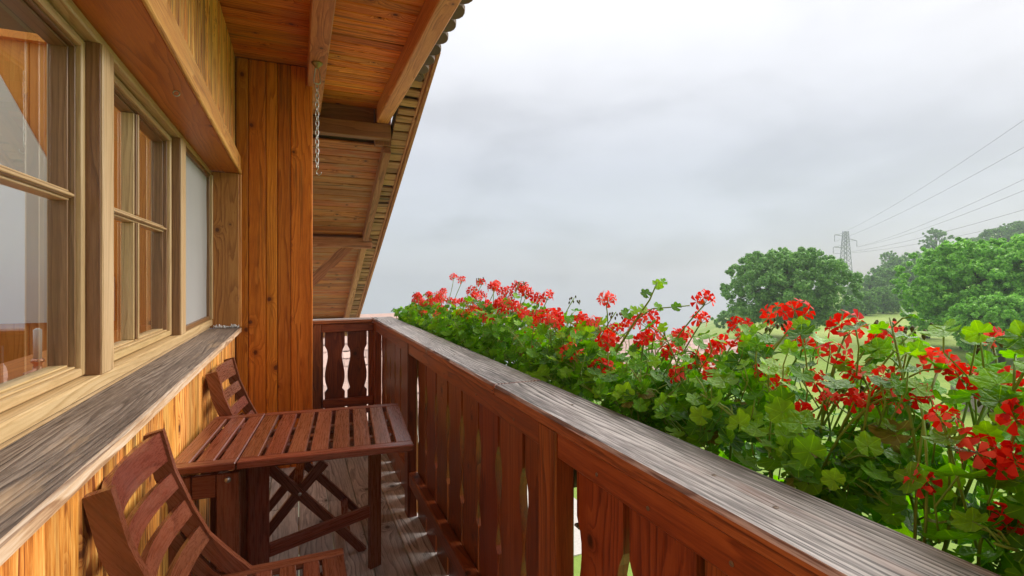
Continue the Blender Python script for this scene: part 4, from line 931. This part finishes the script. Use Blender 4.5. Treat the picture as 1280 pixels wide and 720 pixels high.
for where, row in ROWS:
    for q, (px, D, tp, wp) in enumerate(row):
        sd += 1
        tree('forest_tree', px, D, tp, wp, 'hazy green tree %s, %s from the pylon side' % (where, ORD[q]), M_CROWN_C, sd, 200, 70, 0.20, -1.0, 'trees on the hazy hillside', 1.0, .2, .02)
tree('airy_tree', 1170, 146, 284, 36, 'slender airy tree rising above the hazy hillside wood', M_CROWN_C, 36, 80, 40, 0.30, -0.9, None, 1.0, .5, .35)
tree('airy_tree', 1112, 150, 311, 26, 'thin bare-stemmed tree at the left crest of the hazy wood', M_CROWN_C, 37, 60, 36, 0.30, -0.9, None, 1.0, .5, .35)

# ------------------------------------------------------------------ picket fence
f0, f1 = at_d(1190, HORY, 17.8), at_d(1420, HORY, 15.5)
f0.z, f1.z = ground_z(f0.x, f0.y), ground_z(f1.x, f1.y)
fe = thing('picket_fence', T(*f0), 'grey weathered picket fence at the edge of the meadow', 'fence')
n = 56
pick = mesh('picket', *prism([(0, -.04), (0.95, -.04), (1.02, 0), (0.95, .04), (0, .04)], 0.02), W_FENCE)
fd = (f1 - f0); fn = Vector((fd.y, -fd.x, 0)).normalized()
for i in range(n):
    p = f0 + fd * (i / (n - 1)); link('picket', pick, frame(p - Vector((0, 0, .05)), (0, 0, 1), fn), fe)
for zz in (0.3, 0.75): bar('fence_rail', f0 + Vector((0, 0, zz)) - fn * .035, f1 + Vector((0, 0, zz)) - fn * .035, .04, .07, W_FENCE, fe)

# ------------------------------------------------------------------ neighbouring roofs
tile_flat = mesh('tile', *prism([(-0.20, -.105), (0.17, -.105), (0.20, -.06), (0.20, .06), (0.17, .105), (-0.20, .105)], 0.03), M_PINK)
def tiled_house(name, label, c, rot, wx, wy, eave, ridge, rows):
    M = T(c[0], c[1], eave) @ Matrix.Rotation(rot, 4, 'Z'); h = empty(name, T(c[0], c[1], GZ) @ Matrix.Rotation(rot, 4, 'Z')); tag(h, label, 'house')
    link('wall', MB().box(-wx / 2 + .3, wx / 2 - .3, -wy / 2 + .3, wy / 2 - .3, GZ - eave - 3, -0.02).me('wall', M_PLASTER), M, h)
    rise = ridge - eave
    V = [(-wx / 2, -wy / 2, 0), (wx / 2, -wy / 2, 0), (wx / 2, 0, rise), (-wx / 2, 0, rise), (-wx / 2, wy / 2, 0), (wx / 2, wy / 2, 0), (-wx / 2, -wy / 2, -.12), (wx / 2, -wy / 2, -.12), (wx / 2, wy / 2, -.12), (-wx / 2, wy / 2, -.12)]
    rf = link('roof', mesh('roof', V, [(0, 1, 2, 3), (3, 2, 5, 4), (0, 6, 7, 1), (4, 5, 8, 9), (0, 3, 4, 9, 6), (1, 7, 8, 5, 2), (6, 9, 8, 7)], M_PINK), M, h)
    sl = Vector((0, wy / 2, rise)); L = sl.length; d = sl / L; nrm = Vector((0, -d.z, d.y)); nc = int(wx / 0.215); cnt = 0
    st = MB()
    for rr in range(int(L / 0.33)):
        for cc in range(nc):
            p = Vector((-wx / 2 + .11 + cc * .215, -wy / 2, 0)) + d * (.14 + rr * .33) + nrm * .03
            Mt = M @ frame(p, -d, nrm + -d * -.06)
            if cnt < 290 and rr >= rows[0] and rows[1] <= cc < rows[2]: link('tile', tile_flat, Mt, rf); cnt += 1
            else: st.add(([frame(p, -d, nrm) @ v.co for v in tile_flat.vertices], [tuple(q.vertices) for q in tile_flat.polygons]))
    if st.V: o = link('roof_tiles', st.me('roof_tiles', M_PINK), M, rf); o['kind'] = 'stuff'
    return h
tiled_house('lower_house', 'neighbouring house with pale pink tiled roof glimpsed through the end railing', (2.2, 17.5), math.radians(3), 6.4, 8.0, -2.6, 0.05, (0, 6, 28))
nb = at_d(848, HORY, 27)
tiled_house('neighbour_house', 'neighbouring house with pale pink tiled roof glimpsed behind the geraniums', (nb.x, nb.y), math.radians(-42), 7.0, 7.0, -3.3, -1.95, (2, 10, 30))

# ------------------------------------------------------------------ pylon and wires
pb = at_d(1057, 372, 220); pt_z = HCAM + (HORY - 289) / FPX * 220
py_ = empty('power_pylon', T(pb.x, pb.y, pb.z - 4)); tag(py_, 'grey steel lattice power pylon standing beyond the trees', 'pylon')
H_ = pt_z - (pb.z - 4); base_h, top_h = 2.6, 0.75
rv = Vector((CA, -SA, 0)); rot = Matrix.Rotation(-YAW, 4, 'Z'); PM = T(pb.x, pb.y, pb.z - 4) @ rot
def half(z): return base_h + (top_h - base_h) * (z / H_)
for sx_ in (-1, 1):
    for sy in (-1, 1): link('leg', MB().add(tube([(sx_ * base_h, sy * base_h, 0), (sx_ * top_h, sy * top_h, H_)], .16, 4)).me('leg', M_PYLON), PM, py_)
zs = [0]
while zs[-1] < H_ - .5: zs.append(min(H_, zs[-1] + half(zs[-1]) * 1.5))
for a, b in zip(zs, zs[1:]):
    m = MB(); ha, hb = half(a), half(b)
    ca_ = [(-ha, -ha, a), (ha, -ha, a), (ha, ha, a), (-ha, ha, a)]; cb_ = [(-hb, -hb, b), (hb, -hb, b), (hb, hb, b), (-hb, hb, b)]
    for k in range(4): m.add(tube([ca_[k], cb_[(k + 1) % 4]], .08, 4)); m.add(tube([ca_[(k + 1) % 4], cb_[k]], .08, 4)); m.add(tube([cb_[k], cb_[(k + 1) % 4]], .07, 4))
    link('bracing', m.me('bracing', M_PYLON), PM, py_)
ARMS = [(-1, H_ - 2.0, 4.8), (1, H_ - 4.4, 4.9), (-1, H_ - 7.3, 5.4)]
tips = []
for s, z, L in ARMS:
    hh = half(z); m = MB(); tip = (s * L, 0, z + .4)
    for sy in (-1, 1): m.add(tube([(s * hh, sy * hh, z), tip], .09, 4)); m.add(tube([(s * hh, sy * hh, z + 1.1), tip], .09, 4))
    a = link('cross_arm', m.me('cross_arm', M_PYLON), PM, py_)
    link('insulator', mesh('insulator', *lathe([(.06, 0), (.14, -.4), (.10, -1.2), (.14, -2.2), (.05, -2.9)], 6), M_PYLON), PM @ T(*tip), a)
    tips.append(PM @ Vector((tip[0], 0, tip[2] - 2.9)))
tips.append(PM @ Vector((0, 0, H_)))
WIRES = [(tips[3], 150, 'thin earth wire from the pylon top, highest of the cables'), (tips[0], 184, 'power cable from the upper left arm of the pylon, just below the earth wire'), (tips[1], 224, 'upper power cable from the right arm of the pylon'), (tips[1], 238, 'lower power cable from the right arm of the pylon'),
         (tips[2], 262, 'upper power cable from the lower left arm of the pylon'), (tips[2], 277, 'lowest power cable, from the lower left arm of the pylon')]
for tip, py1, lab in WIRES:
    e = at_d(1280, py1, 95); d = e - tip; e2 = tip + d * 1.5; pts = []
    for i in range(25):
        t = i / 24; p = tip.lerp(e2, t); p.z -= 4 * 3.0 * t * (1 - t) - 4 * 3.0 * (1 / 1.5) * (1 - 1 / 1.5) * t * 1.5 * (1 if t * 1.5 <= 1 else 1); pts.append(p)
    tag(link('power_line', MB().add(tube(pts, .035, 4)).me('power_line', M_CABLE)), lab, 'power line', 'power lines')

# ------------------------------------------------------------------ haze
def haze_mat():
    m, nt = new_mat('haze_air')
    v = nd(nt, 'ShaderNodeVolumePrincipled', {'Color': (0.80, 0.86, 0.97, 1), 'Density': 0.0010, 'Anisotropy': 0.0}).outputs[0]
    nt.links.new(v, nd(nt, 'ShaderNodeOutputMaterial').inputs['Volume']); return m
hz = link('haze', MB().box(-352, 358, -350, 358, -71.5, 60).me('haze', haze_mat())); tag(hz, 'pale misty air over the valley and hillside', 'haze', kind='stuff')
